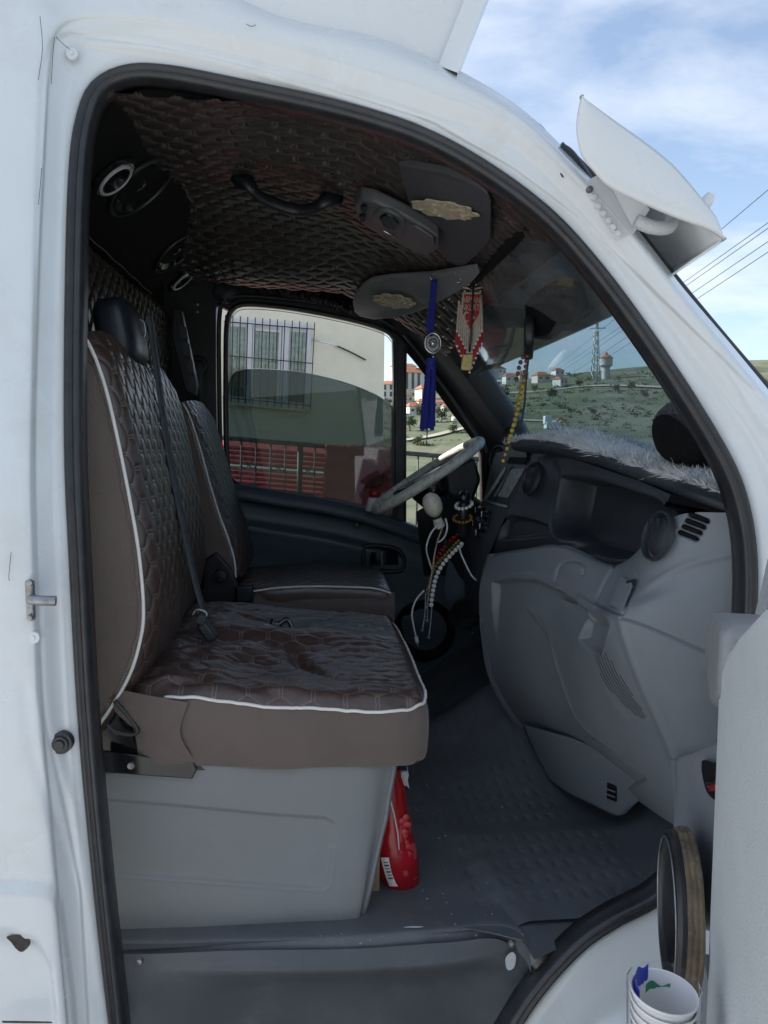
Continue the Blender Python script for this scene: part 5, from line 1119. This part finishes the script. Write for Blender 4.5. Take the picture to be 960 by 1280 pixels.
# red pouch standing by the seat base
pu = thing('detergent_pouch', PZ(510,1118,0.0), 'shiny red plastic pouch standing against the grey seat base', 'pouch')
YR = .27
spn = [(490,962,10,.012),(490,985,15,.022),(490,1010,20,.030),(492,1040,24,.036),(496,1065,26,.038),(500,1090,25,.036),(504,1108,21,.028),(506,1114,17,.022)]
rowsp = []; 
for px, py, w, dep in spn:
    c = P(px, py, YR); ww = np.linalg.norm(P(px+w, py, YR)-c); a = np.linspace(0, 2*math.pi, 64, endpoint=False)
    rowsp.append(c+np.stack([ww*np.cos(a), dep*np.sin(a)*np.abs(np.sin(a))**.15, 0*a], 1)@A(((.94,.34,0),(-.34,.94,0),(0,0,1))).T.T)
gp = cru(A(rowsp), 90); tt = np.linspace(0, 1, 90)[:, None]; aa = np.linspace(0, 1, 64)[None, :]
gp[..., 0] += .0018*np.sin(aa*70)*np.exp(-((tt-.15)/.15)**2)+.003*(vnoise(tt*14+aa*0, aa*14, 3)-.5)
lab = ((tt > .63) & (tt < .70) & (aa > .60) & (aa < .72))
fl_ = (vnoise(tt*26+aa*0, aa*20+tt*3, 17) > .60) & (aa > .74) & (aa < .97) & (tt > .34) & (tt < .72)
mesh('film', gp.reshape(-1, 3), quads(90, 64, wrap_c=True), M['redplastic'], pu, attr=np.where(fl_, .25, 0.0)*1.0)
MB().lathe([(.0001,-.012),(.018,-.012),(.023,-.004),(.025,.006)], P(505,1110,YR), (0,0,1), 24).build('base', M['redc'], pu)
lb = [[P(x_, y_, YR-.036+.006*abs(k-1)) for k, x_ in enumerate((478+dx, 485+dx, 492+dx))] for y_, dx in ((1072,-2),(1085,1),(1098,5),(1108,9))]
surf('bar_label', lb, 10, 10, M['paper'], pu)
for k in range(6):
    t = .15+.11*k; a_ = [A(lb[0][0])*(1-t)+A(lb[-1][0])*t, A(lb[0][1])*(1-t)+A(lb[-1][1])*t]; d_ = a_[1]-a_[0]
    tube('label_bar', [a_[0]+d_*.25+A((0,-.0015,0)), a_[0]+d_*1.0+A((0,-.002,0))], .0009+.0006*(k % 2), M['black'], pu, sides=4)
tube('film_fold', cr([P(486,992,YR-.028), P(492,1015,YR-.036), P(497,1040,YR-.041), P(499,1062,YR-.041)], 14), .0022, M['pearl'], pu, sides=5, flat=.4)
mb = MB(); rs = np.random.RandomState(12)
for k in range(11):
    c = P(506+rs.randn()*4, 1022+4.6*k, YR-.030); mb.ball(c, (.006+.003*rs.rand(),.0012,.007), 9, 6)
mb.build('printed_fruit', material('printed_red_flower', (.42,.02,.03), .3, var=.3, vscale=50), pu)
pf = thing('paper_wrapper', P(503,975,.30), 'crumpled white paper wrapper behind the top of the red pouch', 'paper')
rs = np.random.RandomState(2); gq = A([[P(500+i*3.6, 960+j*5.5, .30)+rs.normal(0,.004,3) for i in range(4)] for j in range(5)]); grid('sheet', gq, M['paper'], pf, smooth=False)
cbx = thing('cardboard_sheet', PZ(460,1132,0), 'strip of brown cardboard standing behind the seat base', 'cardboard')
prism('board', [P(*q, .24) for q in ((454,1062),(475,1062),(474,1130),(458,1132))], (0,.10,0), M['card'], cbx, bevel=.001)
prism('paper_strip', [P(*q, .235) for q in ((446,1100),(457,1090),(456,1129),(446,1129))], (0,.003,0), M['paper'], cbx)
# belt clip on the seat
kc = thing('key_bunch', (-.07,.53,.47), 'small bunch of keys with black fob lying on the seat cushion', 'keys')
kz = PZ(342,787,.450); 
MB().tube(cr([kz+A((.012,0,.012)), kz+A((.030,.004,.022)), kz+A((.042,0,.006)), kz+A((.030,-.004,.0)), kz+A((.014,.0,.004))], 20), .006, 8).build('fob', M['gloss'], kc)
rs = np.random.RandomState(6)
for k in range(6): a = rs.rand()*3.1; MB().box(kz+A((-.01+.012*rs.randn()*.8,.01*rs.randn(),.008)), (.042,.006,.0022), rot_axes((math.cos(a),math.sin(a),.25*rs.randn()),(0,0,1))).build('key', M['chrome'] if k % 2 else M['gloss'], kc)
# toy dog on the far sill
td = thing('toy_dog', P(470,640,1.50), 'small brown toy dog with red scarf on the far window sill', 'toy')
MB().ball(P(470,603,1.50), (.032,.022,.020), 18, 12, rot_axes((.9,0,.35),(-.35,0,.9))).build('head', M['dogbrown'], td)
MB().ball(P(461,607,1.48), (.013,.012,.010), 14, 9).build('muzzle', M['dogbrown'], td)
tube('ear', cr([P(475,597,1.48), P(481,594,1.47), P(485,600,1.47)], 10), np.linspace(.008,.004,10), M['dogbrown'], td)
MB().lathe([(.018,.010),(.022,.004),(.022,-.008),(.018,-.014)], P(468,616,1.50), (0,0,1), 20).build('scarf', M['red'], td)
MB().lathe([(.016,.012),(.022,-.01),(.026,-.035),(.0001,-.036)], P(466,626,1.50), (0,0,1), 20).build('body', M['paper'], td)
# cups in a clear sleeve in the door pocket
ct = P(830,1240,-.45); cupg = []
for k in range(5):
    zz = -.006*0-.0105*k; mbx = MB(); r0 = .0345-.0002*k
    prof_c = [(.0225,-.095),(.024,-.096),(r0-.002,-.006),(r0-.0005,-.003),(r0+.0012,-.0005),(r0+.0008,.0018),(r0-.001,.001),(r0-.003,-.006),(.024,-.090),(.0001,-.091)]
    mbx.lathe(prof_c, ct+A((0,0,zz)), (.06,-.02,1), 40); o = mbx.build('plastic_cup', M['cup'])
    tag(o, ('topmost' if k == 0 else ['','second','third','fourth','lowest'][k])+' white plastic cup of the nested stack in the open door', 'cup', 'nested cups in the door pocket')
sl_ = thing('cup_sleeve', ct+A((0,0,-.09)), 'crinkled clear plastic sleeve with blue and green print round the white cups', 'plastic sleeve')
rs = np.random.RandomState(8); a = np.linspace(0, 2*math.pi, 60, endpoint=False)
def sleeve_row(z_, r_, j): return ct+np.stack([(r_+j*rs.randn(60))*np.cos(a), (r_+j*rs.randn(60))*np.sin(a), z_+j*2.5*rs.randn(60)], 1)
gs = A([sleeve_row(-.10,.0368,.0001), sleeve_row(-.05,.0374,.0001), sleeve_row(-.01,.0385,.0002), sleeve_row(.004,.0388,.0002), sleeve_row(.009,.0382,.0003)])
mesh('film', gs.reshape(-1, 3), quads(5, 60, wrap_c=True), M['film'], sl_, smooth=False)
def sl_patch(name, a0, a1, z0, z1, mat, r_=.0315):
    mesh(name, [ct+A((r_*math.cos(t)*(1-.06*(zz > -.01)), r_*math.sin(t), zz+.003*math.sin(9*t))) for zz in np.linspace(z0, z1, 6) for t in np.linspace(a0, a1, 12)], quads(6, 12), mat, sl_, smooth=False)
sl_patch('blue_print', 1.7, 3.3, -.030, .010, M['bluefilm']); sl_patch('green_print', .9, 1.8, -.022, -.012, M['greenfilm'], .0305)
# ================================================================== OUTSIDE
M['cream'] = material('cream_render', (.82,.76,.62), .9, var=.05, vscale=3, bump=.3, bscale=40, dirt=((.58,.54,.44), 2.5, .5, .8, .35))
M['pvc'] = material('white_window_frame', (.72,.71,.74), .4, var=.03)
M['curtain'] = material('lace_curtain', (.55,.54,.48), .9, var=.35, vscale=14)
M['iron'] = material('black_iron', (.020,.022,.024), .5, var=.3, vscale=30)
M['redmetal'] = material('red_corrugated_sheet', (.46,.07,.075), .5, var=.2, vscale=5, dirt=((.45,.40,.38), 6, .55, .75, .5))
M['rug'] = material('maroon_rug', (.24,.030,.045), .95, var=.30, vscale=22, bump=1.0, bscale=70, sheen=.3)
M['grass'] = material('field_grass', (.075,.115,.035), .95, var=.45, vscale=.16, dirt=((.20,.19,.10), .07, .5, .75, .6))
M['hill'] = material('hill_ground', (.060,.078,.036), .95, var=.55, vscale=.10, dirt=((.13,.115,.08), .05, .46, .62, .75))
M['asphalt'] = material('road_asphalt', (.10,.10,.10), .9, var=.15, vscale=3)
M['tile'] = material('red_roof_tile', (.33,.11,.06), .85, var=.2, vscale=1.5)
M['wallw'] = material('house_white_render', (.60,.58,.54), .9, var=.06, vscale=1)
M['wallp'] = material('house_pale_render', (.50,.46,.40), .9, var=.08, vscale=1)
M['pane'] = material('far_window_pane', (.04,.05,.06), .15, var=.1)
M['leaf'] = material('tree_leaves', (.040,.070,.022), .8, var=.45, vscale=.8)
M['leaf2'] = material('olive_tree_leaves', (.070,.085,.045), .8, var=.4, vscale=.8)
M['bark'] = material('tree_bark', (.06,.045,.035), .9, var=.3, vscale=4)
M['galv'] = material('galvanised_steel', (.30,.31,.32), .5, metal=.5, var=.2, vscale=1)
M['conc'] = material('water_tower_render', (.42,.40,.38), .9, var=.1, vscale=.6)
M['carw'] = material('white_car_paint', (.70,.71,.72), .3, var=.02, coat=.3); M['carb'] = material('dark_blue_car_paint', (.03,.05,.09), .3, var=.1, coat=.3)
M['orange'] = material('orange_machine_paint', (.45,.12,.03), .5, var=.1)
TILT = Matrix.Rotation(math.radians(3.6), 4, 'Y')   # outside ground slopes against the van
TN = np.array(TILT.to_3x3())
# ground: one sheet out to the horizon, rising into hills ahead and across
def ground_z(x, y):
    r = np.hypot(x, y); base = -.75-.06*np.clip(x, -60, 8)*sstep(1.5, 5, r)
    v = -3.2*sstep(5, 22, np.hypot(np.maximum(x,0), np.maximum(y-3,0))*1.0)*sstep(-2, 6, x+ .25*y)
    hill = 34*sstep(60, 340, r)*(0.70+.30*np.sin(np.arctan2(x, y)*3.0+.6))+5*np.sin(x*.021+1)*np.sin(y*.017)*sstep(60,200,r)
    return base+v+hill
rr = np.concatenate([np.linspace(0, 30, 40), np.geomspace(32, 2500, 80)]); aa = np.linspace(0, 2*math.pi, 220, endpoint=False)
Rg, Ag = np.meshgrid(rr, aa, indexing='ij'); Xg, Yg_ = Rg*np.sin(Ag), Rg*np.cos(Ag); Zg_ = ground_z(Xg, Yg_)+.5*(vnoise(Xg*.08+40, Yg_*.08+40, 2)-.5)*sstep(12, 40, Rg)
o = mesh('ground', np.stack([Xg, Yg_, Zg_], -1).reshape(-1, 3), quads(len(rr), 220, wrap_c=True), M['hill']); o['kind'] = 'structure'; o['label'] = 'grassy ground falling away from the van and rising to far hills'
def gp(px, py):
    """ground point under a pixel"""
    d = ray(px, py); lo, t = 2.0, 2.0
    while t < 3000:
        q = CAM+d*t
        if q[2] < ground_z(q[0], q[1]): break
        lo = t; t *= 1.03
    return CAM+d*t
M['concrete'] = material('bounce_yard_concrete', (.46,.46,.455), .9, var=.12, vscale=1.5, bump=.3, bscale=30, dirt=((.25,.23,.20), .8, .5, .8, .5))
Xy, Yy = np.meshgrid(np.linspace(-14, 7, 60), np.linspace(-16, 5.6, 60), indexing='ij')
yd = grid('yard', np.stack([Xy, Yy, ground_z(Xy, Yy)+.06], -1), M['concrete'], flip=True); yd['kind'] = 'structure'; yd['label'] = 'unseen pale concrete yard under the van, added to bounce light into the cab'  # out of view, added so the sunlit concrete bounces light into the cab

# building with barred window
BY = 10.2
bld = thing('cream_house', P(380,600,BY), 'cream rendered house wall seen through the far door window', 'building')
wa = math.radians(14)
def B(px, py, dy=0.0):
    """point on the house wall plane (turned slightly away to the right)"""
    c = P(300, 480, BY); n = A((math.sin(wa), -math.cos(wa), 0)); n = TN @ n; c = c+n*(-dy); d = ray(px, py); return CAM+d*(np.dot(c-CAM, n)/np.dot(d, n))
wl0 = [(150,300),(481,344),(479,640),(150,700)]
nB = TN @ A((math.sin(wa), -math.cos(wa), 0))
prism('wall', [B(*q) for q in wl0], -nB*3.0, M['cream'], bld)
wn_box = [(284,397),(389,406),(384,510),(282,500)]
win = part('window', B(335,455), bld, 'white framed window behind black bars')
prism('reveal', [B(*q, -.004) for q in wn_box], nB*.004, M['pvc'], win)
def bquad(name, q, d0, th, mat, par): return prism(name, [B(*t, d0) for t in q], nB*th, mat, par)
def wpt(u, v): a0, a1, a2, a3 = [A(t) for t in wn_box]; return (a0*(1-u)+a1*u)*(1-v)+(a3*(1-u)+a2*u)*v
def wrect(u0, v0, u1, v1): return [wpt(u0,v0), wpt(u1,v0), wpt(u1,v1), wpt(u0,v1)]
for u0, u1 in ((.02,.22),(.33,.62),(.76,.95)):
    bquad('curtain', wrect(u0,.10,u1,.94), -.012, .004, M['curtain'], win); 
    bquad('pane', wrect(u0,.10,u1,.94), -.022, .003, M['tint'] if False else M['glass'], win)
for u0, v0, u1, v1 in ((0,0,1,.05),(0,.95,1,1),(.24,.05,.30,.95),(.66,.05,.74,.95),(.96,.05,1,.95),(.31,.06,.335,.94),(.62,.06,.645,.94),(.335,.10,.62,.13)): bquad('frame_bar', wrect(u0,v0,u1,v1), -.030, .03, M['pvc'], win)
bquad('sill', [(280,500),(388,510),(388,515),(280,505)], -.06, .06, M['cream'], bld)
grl = part('window_grille', B(335,455,-.15), bld, 'black iron bars in front of the window')
for k in range(13):
    u = -.02+1.06*k/12; a, b = wpt(u, -.03), wpt(u, 1.02); tube('bar', [B(a[0],a[1],-.15), B(b[0],b[1],-.15)], .008, M['iron'], grl, sides=6)
for v in (.05,.46,.97): a, b = wpt(-.04, v), wpt(1.04, v); tube('cross_bar', [B(a[0],a[1],-.155), B(b[0],b[1],-.155)], .008, M['iron'], grl, sides=6)
tube('wall_pole', [B(388,424,-.02), B(422,432,-.35)], .014, M['pvc'], bld)
tube('pole_shadow', cr([B(418,431,-.03), B(440,441,-.03), B(457,450,-.03)], 10), .012, M['iron'], bld, sides=6)  # cast shadow of the wall pole, drawn as a dark tube
bquad('plinth_band', [(150,676),(480,640),(480,660),(150,720)], -.02, .02, M['cream'], bld)

# fence, corrugated red sheets, rug
FY = 6.0
fe = thing('iron_fence', P(400,640,FY), 'black iron railing with scrolls along the yard edge', 'fence')
def fpx(px): return 548+ (px-290)*.085
tube('top_rail', [P(60,fpx(60),FY), P(640,fpx(640),FY)], .022, M['iron'], fe, sides=8); tube('bottom_rail', [P(60,660,FY), P(640,700,FY)], .018, M['iron'], fe, sides=8)
for k, px in enumerate(np.arange(118, 620, 18.4)):
    fat = abs(px-376) < 9; tube('baluster', [P(px,fpx(px),FY), P(px-3.5,fpx(px)+130,FY)], .030 if fat else .0085, M['iron'], fe, sides=6)
for px in np.arange(127, 480, 36.8):
    for s in (-1, 1):
        t = np.linspace(0, 5.2, 22); q = [P(px+s*(7-1.05*a_)*math.cos(a_)*.8+s*4, fpx(px)+30+(7-1.05*a_)*math.sin(a_), FY) for a_ in t]; tube('scroll', q, .006, M['iron'], fe, sides=5)
sh_ = thing('corrugated_shed', P(330,600,7.6), 'low red corrugated sheet stack behind the iron railing', 'shed')
for k in range(11):
    y0 = 556+6.2*k; zz = 7.4-.10*k
    prism('sheet', [P(60,y0-18,zz+.0), P(500,y0+19,zz), P(500,y0+22.2,zz), P(60,y0-14.6,zz)], (0,.28,.05), M['redmetal'] if k not in (4,) else M['wallp'], sh_)
prism('back_sheet', [P(60,536,7.75), P(500,574,7.75), P(500,690,6.6), P(60,660,6.6)], (0,.05,0), M['redmetal'], sh_)
rg = thing('hanging_rug', P(450,640,5.9), 'shaggy maroon rug draped over the railing', 'rug')
gq = []
for i, v in enumerate(np.linspace(0, 1, 40)):
    gq.append([P(408+v*-6+ u*96, 556+u*8*.4+v*120, 5.93)+A((0,.02*math.sin(u*9+v*2)-.02,0))+A((0,.006,.006))*np.random.randn() for u in np.linspace(0, 1, 50)])
grid('cloth', A(gq), M['rug'], rg, thick=.03)
q = A(gq)[:, ::2].reshape(-1, 3); q = q[np.random.RandomState(1).randint(0, len(q), 5000)]+np.random.RandomState(2).normal(0,.008,(5000,3)); fur('pile', q, np.tile(A((0,-1,.1)), (5000,1)), .022, M['rug'], rg, width=.006, seed=33)

# houses on the hillside
def house(px, py, w, h, dist_col, roofm, label, rot=.4, dep=None):
    c = gp(px, py); Dm = np.dot(c-CAM, FW); s = Dm/F; W, Hh = w*s, h*s; dep = W*.9
    e = thing('hillside_house', c, label, 'house', 'houses on the far hillside'); ca, sa = math.cos(rot), math.sin(rot); ux, uy = A((ca,sa,0)), A((-sa,ca,0)); z = A((0,0,1))
    c = c-z*Hh*.4; Hh *= 1.4
    cor = [c-ux*W/2, c+ux*W/2, c+ux*W/2+uy*dep, c-ux*W/2+uy*dep]
    prism('wall', cor, z*Hh, dist_col, e, smooth=False)
    ov_ = .06*W; rc_ = [c-ux*(W/2+ov_)-uy*ov_+z*Hh, c+ux*(W/2+ov_)-uy*ov_+z*Hh, c+ux*(W/2+ov_)+uy*(dep+ov_)+z*Hh, c-ux*(W/2+ov_)+uy*(dep+ov_)+z*Hh]; rt = [c-ux*W*.28+uy*dep/2+z*(Hh+.28*W), c+ux*W*.28+uy*dep/2+z*(Hh+.28*W)]
    mesh('roof', rc_+rt, [(0,1,5,4),(1,2,5),(2,3,4,5),(3,0,4),(0,3,2,1)], roofm, e, smooth=False)
    nf = max(1, int(round(h/9))); nw = max(2, int(round(w/8)))
    for f_ in range(nf):
        for k in range(nw):
            cc = c-ux*W/2+ux*W*(k+.5)/nw+z*Hh*(.45+.55*(f_+.5)/nf)-uy*.02*W*.1
            prism('window', [cc-ux*W/nw*.22-z*Hh*.1, cc+ux*W/nw*.22-z*Hh*.1, cc+ux*W/nw*.22+z*Hh*.1, cc-ux*W/nw*.22+z*Hh*.1], -uy*.06, M['pane'], e, smooth=False)
house(516,492,26,26,M['wallw'],M['tile'],'white hillside house with red roof left of the blue tassel')
house(536,500,20,14,M['wallp'],M['tile'],'pale hillside house right of the blue tassel')
house(485,502,16,22,M['wallw'],M['tile'],'white house beside the cream wall',-.2)
house(616,466,26,12,M['wallp'],M['tile'],'long pale house below the amulet in the windscreen')
house(640,480,16,10,M['wallw'],M['tile'],'small house beside the mirror beads',.1)
house(680,478,18,9,M['wallp'],M['tile'],'low pale house in the middle of the windscreen',.2)
house(705,482,14,8,M['wallw'],M['tile'],'small white house near the pylon foot',.6)
house(520,520,18,12,M['wallw'],M['tile'],'lower white house in the quarter window',.3)
house(548,512,14,9,M['wallp'],M['tile'],'lower pale house in the quarter window',.1)
HS = [(497,478,14,20,'tall white block left of the division post'),(514,470,14,12,'pale house at the top of the quarter window'),(528,478,16,14,'white house peeping over the tassel cord'),(544,490,12,10,'small house above the quarter window trees'),(510,506,16,12,'white house low on the left of the quarter window'),(530,512,14,10,'pale house under the tassel fringe'),(560,516,12,8,'small pale house near the quarter window edge'),(575,528,12,8,'tiny house at the quarter window corner'),(596,474,14,10,'house beside the far pillar top'),(628,470,14,9,'red roofed house left of the mirror'),(655,474,12,8,'house between the mirror beads'),(700,470,12,7,'far house left of the pylon')]
for k, (px, py, w, h, lb_) in enumerate(HS): house(px, py, w, h, M['wallw'] if k % 2 else M['wallp'], M['tile'], lb_, .1+.13*(k % 5))
# scrub over the slopes
rs = np.random.RandomState(77); vb, fb = [], []; n_s = 0
while n_s < 900:
    px, py = rs.uniform(470, 960), rs.uniform(468, 560); c = gp(px, py); Dm = np.dot(c-CAM, FW)
    if Dm < 18 or Dm > 700: n_s += 1; continue
    r_ = Dm/F*rs.uniform(1.0, 3.6); k = 26; ce = c+rs.normal(0, 1, (k, 3))*A((r_, r_, r_*.45))+A((0,0,r_*.5)); u_ = rs.normal(0,1,(k,3)); u_ /= np.linalg.norm(u_,axis=1)[:,None]; w_ = np.cross(u_, rs.normal(0,1,(k,3))); w_ /= np.linalg.norm(w_,axis=1)[:,None]; sz = r_*.5
    vb.append(np.stack([ce-u_*sz, ce+w_*sz*.6, ce+u_*sz, ce-w_*sz*.6], 1).reshape(-1,3)); n_s += 1
vb = np.concatenate(vb); o = mesh('hillside_scrub', vb, np.arange(len(vb)).reshape(-1,4), material('scrub_leaves', (.055,.075,.03), .9, var=.6, vscale=.12), smooth=False, kind='stuff', label='low green scrub scattered over the slopes')
# dirt tracks across the slope
def track(pts, w, label):
    q = cr([gp(*t) for t in pts], 60); q[:, 2] = ground_z(q[:, 0], q[:, 1])+.35; t_ = np.gradient(q, axis=0); n_ = np.stack([-t_[:, 1], t_[:, 0], 0*t_[:, 0]], 1); n_ /= np.linalg.norm(n_, axis=1)[:, None]; l_, r_ = q-n_*w, q+n_*w
    for s_ in (l_, r_): s_[:, 2] = ground_z(s_[:, 0], s_[:, 1])+.35
    o = grid('dirt_track', A([l_, r_]), material('pale_dirt', (.30,.27,.22), .95, var=.2, vscale=.2)); o['kind'] = 'structure'; o['label'] = label
track([(600,494),(660,492),(740,484),(830,486),(960,500)], 1.6, 'pale dirt track across the slope ahead'); track([(505,556),(540,548),(580,538),(640,528),(700,532)], .9, 'pale path on the slope below the houses')
# trees: trunk, limbs and leaf faces
def tree(px, py, hpx, label, mat, seed, wr=.8, nleaf=900):
    c = gp(px, py); s = np.dot(c-CAM, FW)/F; Ht = hpx*s; rs = np.random.RandomState(seed); e = thing('hillside_tree', c, label, 'tree', 'trees on the far hillside')
    mb = MB(); tp = c+A((0,0,Ht*.55)); mb.tube([c-A((0,0,.3)), c+A((.02*Ht,0,Ht*.25)), tp], [Ht*.04,Ht*.03,Ht*.012], 7); cl = []
    for k in range(9):
        a = rs.rand()*6.28; st0 = c+A((0,0,Ht*(.22+.3*rs.rand()))); en = st0+A((math.cos(a)*Ht*.28*wr*1.2, math.sin(a)*Ht*.28*wr, Ht*(.12+.25*rs.rand()))); mb.tube([st0, (st0+en)/2+A((0,0,.03*Ht)), en], [Ht*.014,Ht*.010,Ht*.004], 5); cl.append(en)
    cl.append(tp+A((0,0,Ht*.2))); mb.build('trunk', M['bark'], e)
    cl = A(cl); ce = cl[rs.randint(0, len(cl), nleaf)]+rs.normal(0, 1, (nleaf,3))*A((.10*wr,.10*wr,.085))*Ht; sz = Ht*.045
    u_ = rs.normal(0,1,(nleaf,3)); u_ /= np.linalg.norm(u_,axis=1)[:,None]; w_ = np.cross(u_, rs.normal(0,1,(nleaf,3))); w_ /= np.linalg.norm(w_,axis=1)[:,None]
    v = np.stack([ce-u_*sz, ce+w_*sz*.6, ce+u_*sz, ce-w_*sz*.6], 1).reshape(-1,3); mesh('crown', v, np.arange(nleaf*4).reshape(-1,4), mat, e, smooth=False)
TR = [(530,530,26,'dark bushy tree behind the blue tassel'),(512,540,22,'bushy tree at the left of the quarter window'),(552,528,20,'round tree in the middle of the quarter window'),(566,545,16,'low tree near the quarter window slope'),(522,560,16,'small tree low in the quarter window'),
 (604,500,14,'tree beside the far windscreen pillar'),(632,500,13,'tree left of the mirror beads in the windscreen'),(668,492,12,'tree right of the mirror beads'),(690,500,16,'dark tree in the middle of the windscreen'),(724,486,12,'tree left of the pylon'),(772,492,12,'tree right of the water tower'),(790,490,14,'leafy tree near the windscreen edge'),(806,500,14,'tree next to the near windscreen pillar'),(650,520,12,'low shrub tree on the slope'),
 (935,476,15,'lone tree on the ridge right of the van'),(484,512,14,'tree beside the cream house corner'),(742,520,10,'small tree on the green slope')]
for k, (px, py, hp_, lb_) in enumerate(TR): tree(px, py, hp_, lb_, M['leaf'] if k % 3 else M['leaf2'], 40+k)
# pylon, wires, water tower
pyc = gp(744, 474); sP = np.dot(pyc-CAM, FW)/F; HP = 92*sP; W0 = 9*sP
pyl = thing('power_pylon', pyc, 'steel lattice power pylon on the hill seen through the windscreen', 'pylon')
leg = lambda sx, sy_, t: pyc+A((sx*W0*(1-.85*t)*.5, sy_*W0*(1-.85*t)*.5, HP*t))
for sx in (-1,1):
    for sy_ in (-1,1): tube('leg', [leg(sx,sy_,0)-A((0,0,2)), leg(sx,sy_,1)], .55*sP, M['galv'], pyl, sides=4)
mb = MB()
for k in range(9):
    t0_, t1_ = k/9, (k+1)/9
    for (a, b) in (((-1,-1),(1,-1)),((1,-1),(1,1)),((1,1),(-1,1)),((-1,1),(-1,-1))): mb.tube([leg(*a,t0_), leg(*b,t1_)], .3*sP, 4); mb.tube([leg(*b,t0_), leg(*a,t1_)], .3*sP, 4)
mb.build('lattice', M['galv'], pyl)
arms = []
for t in (.68,.82,.95):
    a, b = pyc+A((-11*sP,3*sP,HP*t)), pyc+A((11*sP,-3*sP,HP*t)); tube('cross_arm', [a, b], .6*sP, M['galv'], pyl, sides=5); arms += [a, b]
def wire(label, a, b, r, sag):
    q = [A(a)*(1-t)+A(b)*t-A((0,0,sag*4*t*(1-t))) for t in np.linspace(0, 1, 40)]; tag(tube('power_line', q, r, M['iron'], sides=5), label, 'power line', 'overhead power lines')
ends = [P(1010,195,60), P(1010,243,60), P(1010,250,60), P(1010,268,60), P(1010,282,60)]
names = ['topmost overhead wire crossing the sky at right','upper wire of the upper pair at right','lower wire of the upper pair at right','upper wire of the lower pair at right','lower wire of the lower pair at right','lowest overhead wire towards the pylon']
far_ends = [P(690,462,400), P(690,466,400), P(690,472,400), P(690,482,400), P(690,490,400)]
for k in range(5):
    wire(names[k], far_ends[k], ends[k], .04, .4)
wt = thing('water_tower', gp(757,474), 'round water tower with conical cap on the hill', 'water tower'); c = gp(757,474); sW = np.dot(c-CAM, FW)/F
MB().lathe([(5*sW,-4*sW),(5*sW,14*sW),(8*sW,17*sW),(8*sW,26*sW)], c, (0,0,1), 24).build('drum', M['conc'], wt); MB().lathe([(9*sW,26*sW),(2*sW,31*sW),(1.5*sW,33*sW),(.01,33.5*sW)], c, (0,0,1), 24).build('cap', M['tile'], wt)
# cars parked on the slope
def car(px, py, wpx, mat, label, rot):
    c = gp(px, py); s = np.dot(c-CAM, FW)/F; L = wpx*s; ca, sa = math.cos(rot), math.sin(rot); u = A((ca,sa,0)); w = A((-sa,ca,0)); z = A((0,0,1)); e = thing('parked_car', c, label, 'car', 'cars parked on the slope')
    pf_ = [(-.5,.06),(-.5,.20),(-.42,.23),(-.30,.36),(.10,.36),(.24,.23),(.46,.20),(.5,.14),(.5,.06)]
    prism('body', [c+u*L*a_+z*L*b_-w*L*.2 for a_, b_ in pf_], w*L*.4, mat, e, smooth=False)
    prism('side_window', [c+u*L*a_+z*L*b_-w*L*.203 for a_, b_ in ((-.38,.24),(-.28,.34),(.08,.34),(.18,.24))], w*L*.406, M['pane'], e, smooth=False)
    for a_ in (-.3,.3):
        for s_ in (-1,1): MB().lathe([(.001,-.03*L),(.075*L,-.03*L),(.075*L,.03*L),(.001,.03*L)], c+u*L*a_+z*L*.07+w*L*.19*s_, w, 14).build('wheel', M['gasket'], e)
car(510,522,14,M['carw'],'white car parked beyond the quarter window',.3); car(556,527,13,M['carb'],'dark blue car parked beyond the quarter window',.2); car(524,517,10,M['carw'],'small white car higher on the slope behind the tassel',.3)
# tracked machine beyond the windscreen
mc_ = gp(690,540); s = np.dot(mc_-CAM, FW)/F; ex = thing('digger', mc_, 'small digger with orange arm on the field ahead', 'digger')
MB().box(mc_+A((0,0,8*s)), (18*s,12*s,9*s)).box(mc_+A((-6*s,0,15*s)), (9*s,9*s,10*s)).build('cab', M['carw'], ex, bevel=.6*s)
MB().box(mc_+A((0,-6*s,2*s)), (22*s,4*s,5*s)).box(mc_+A((0,6*s,2*s)), (22*s,4*s,5*s)).build('track', M['gasket'], ex, bevel=s)
tube('arm', [mc_+A((4*s,0,10*s)), mc_+A((10*s,0,18*s)), mc_+A((18*s,0,13*s)), mc_+A((20*s,0,4*s))], 1.3*s, M['orange'], ex, sides=5)
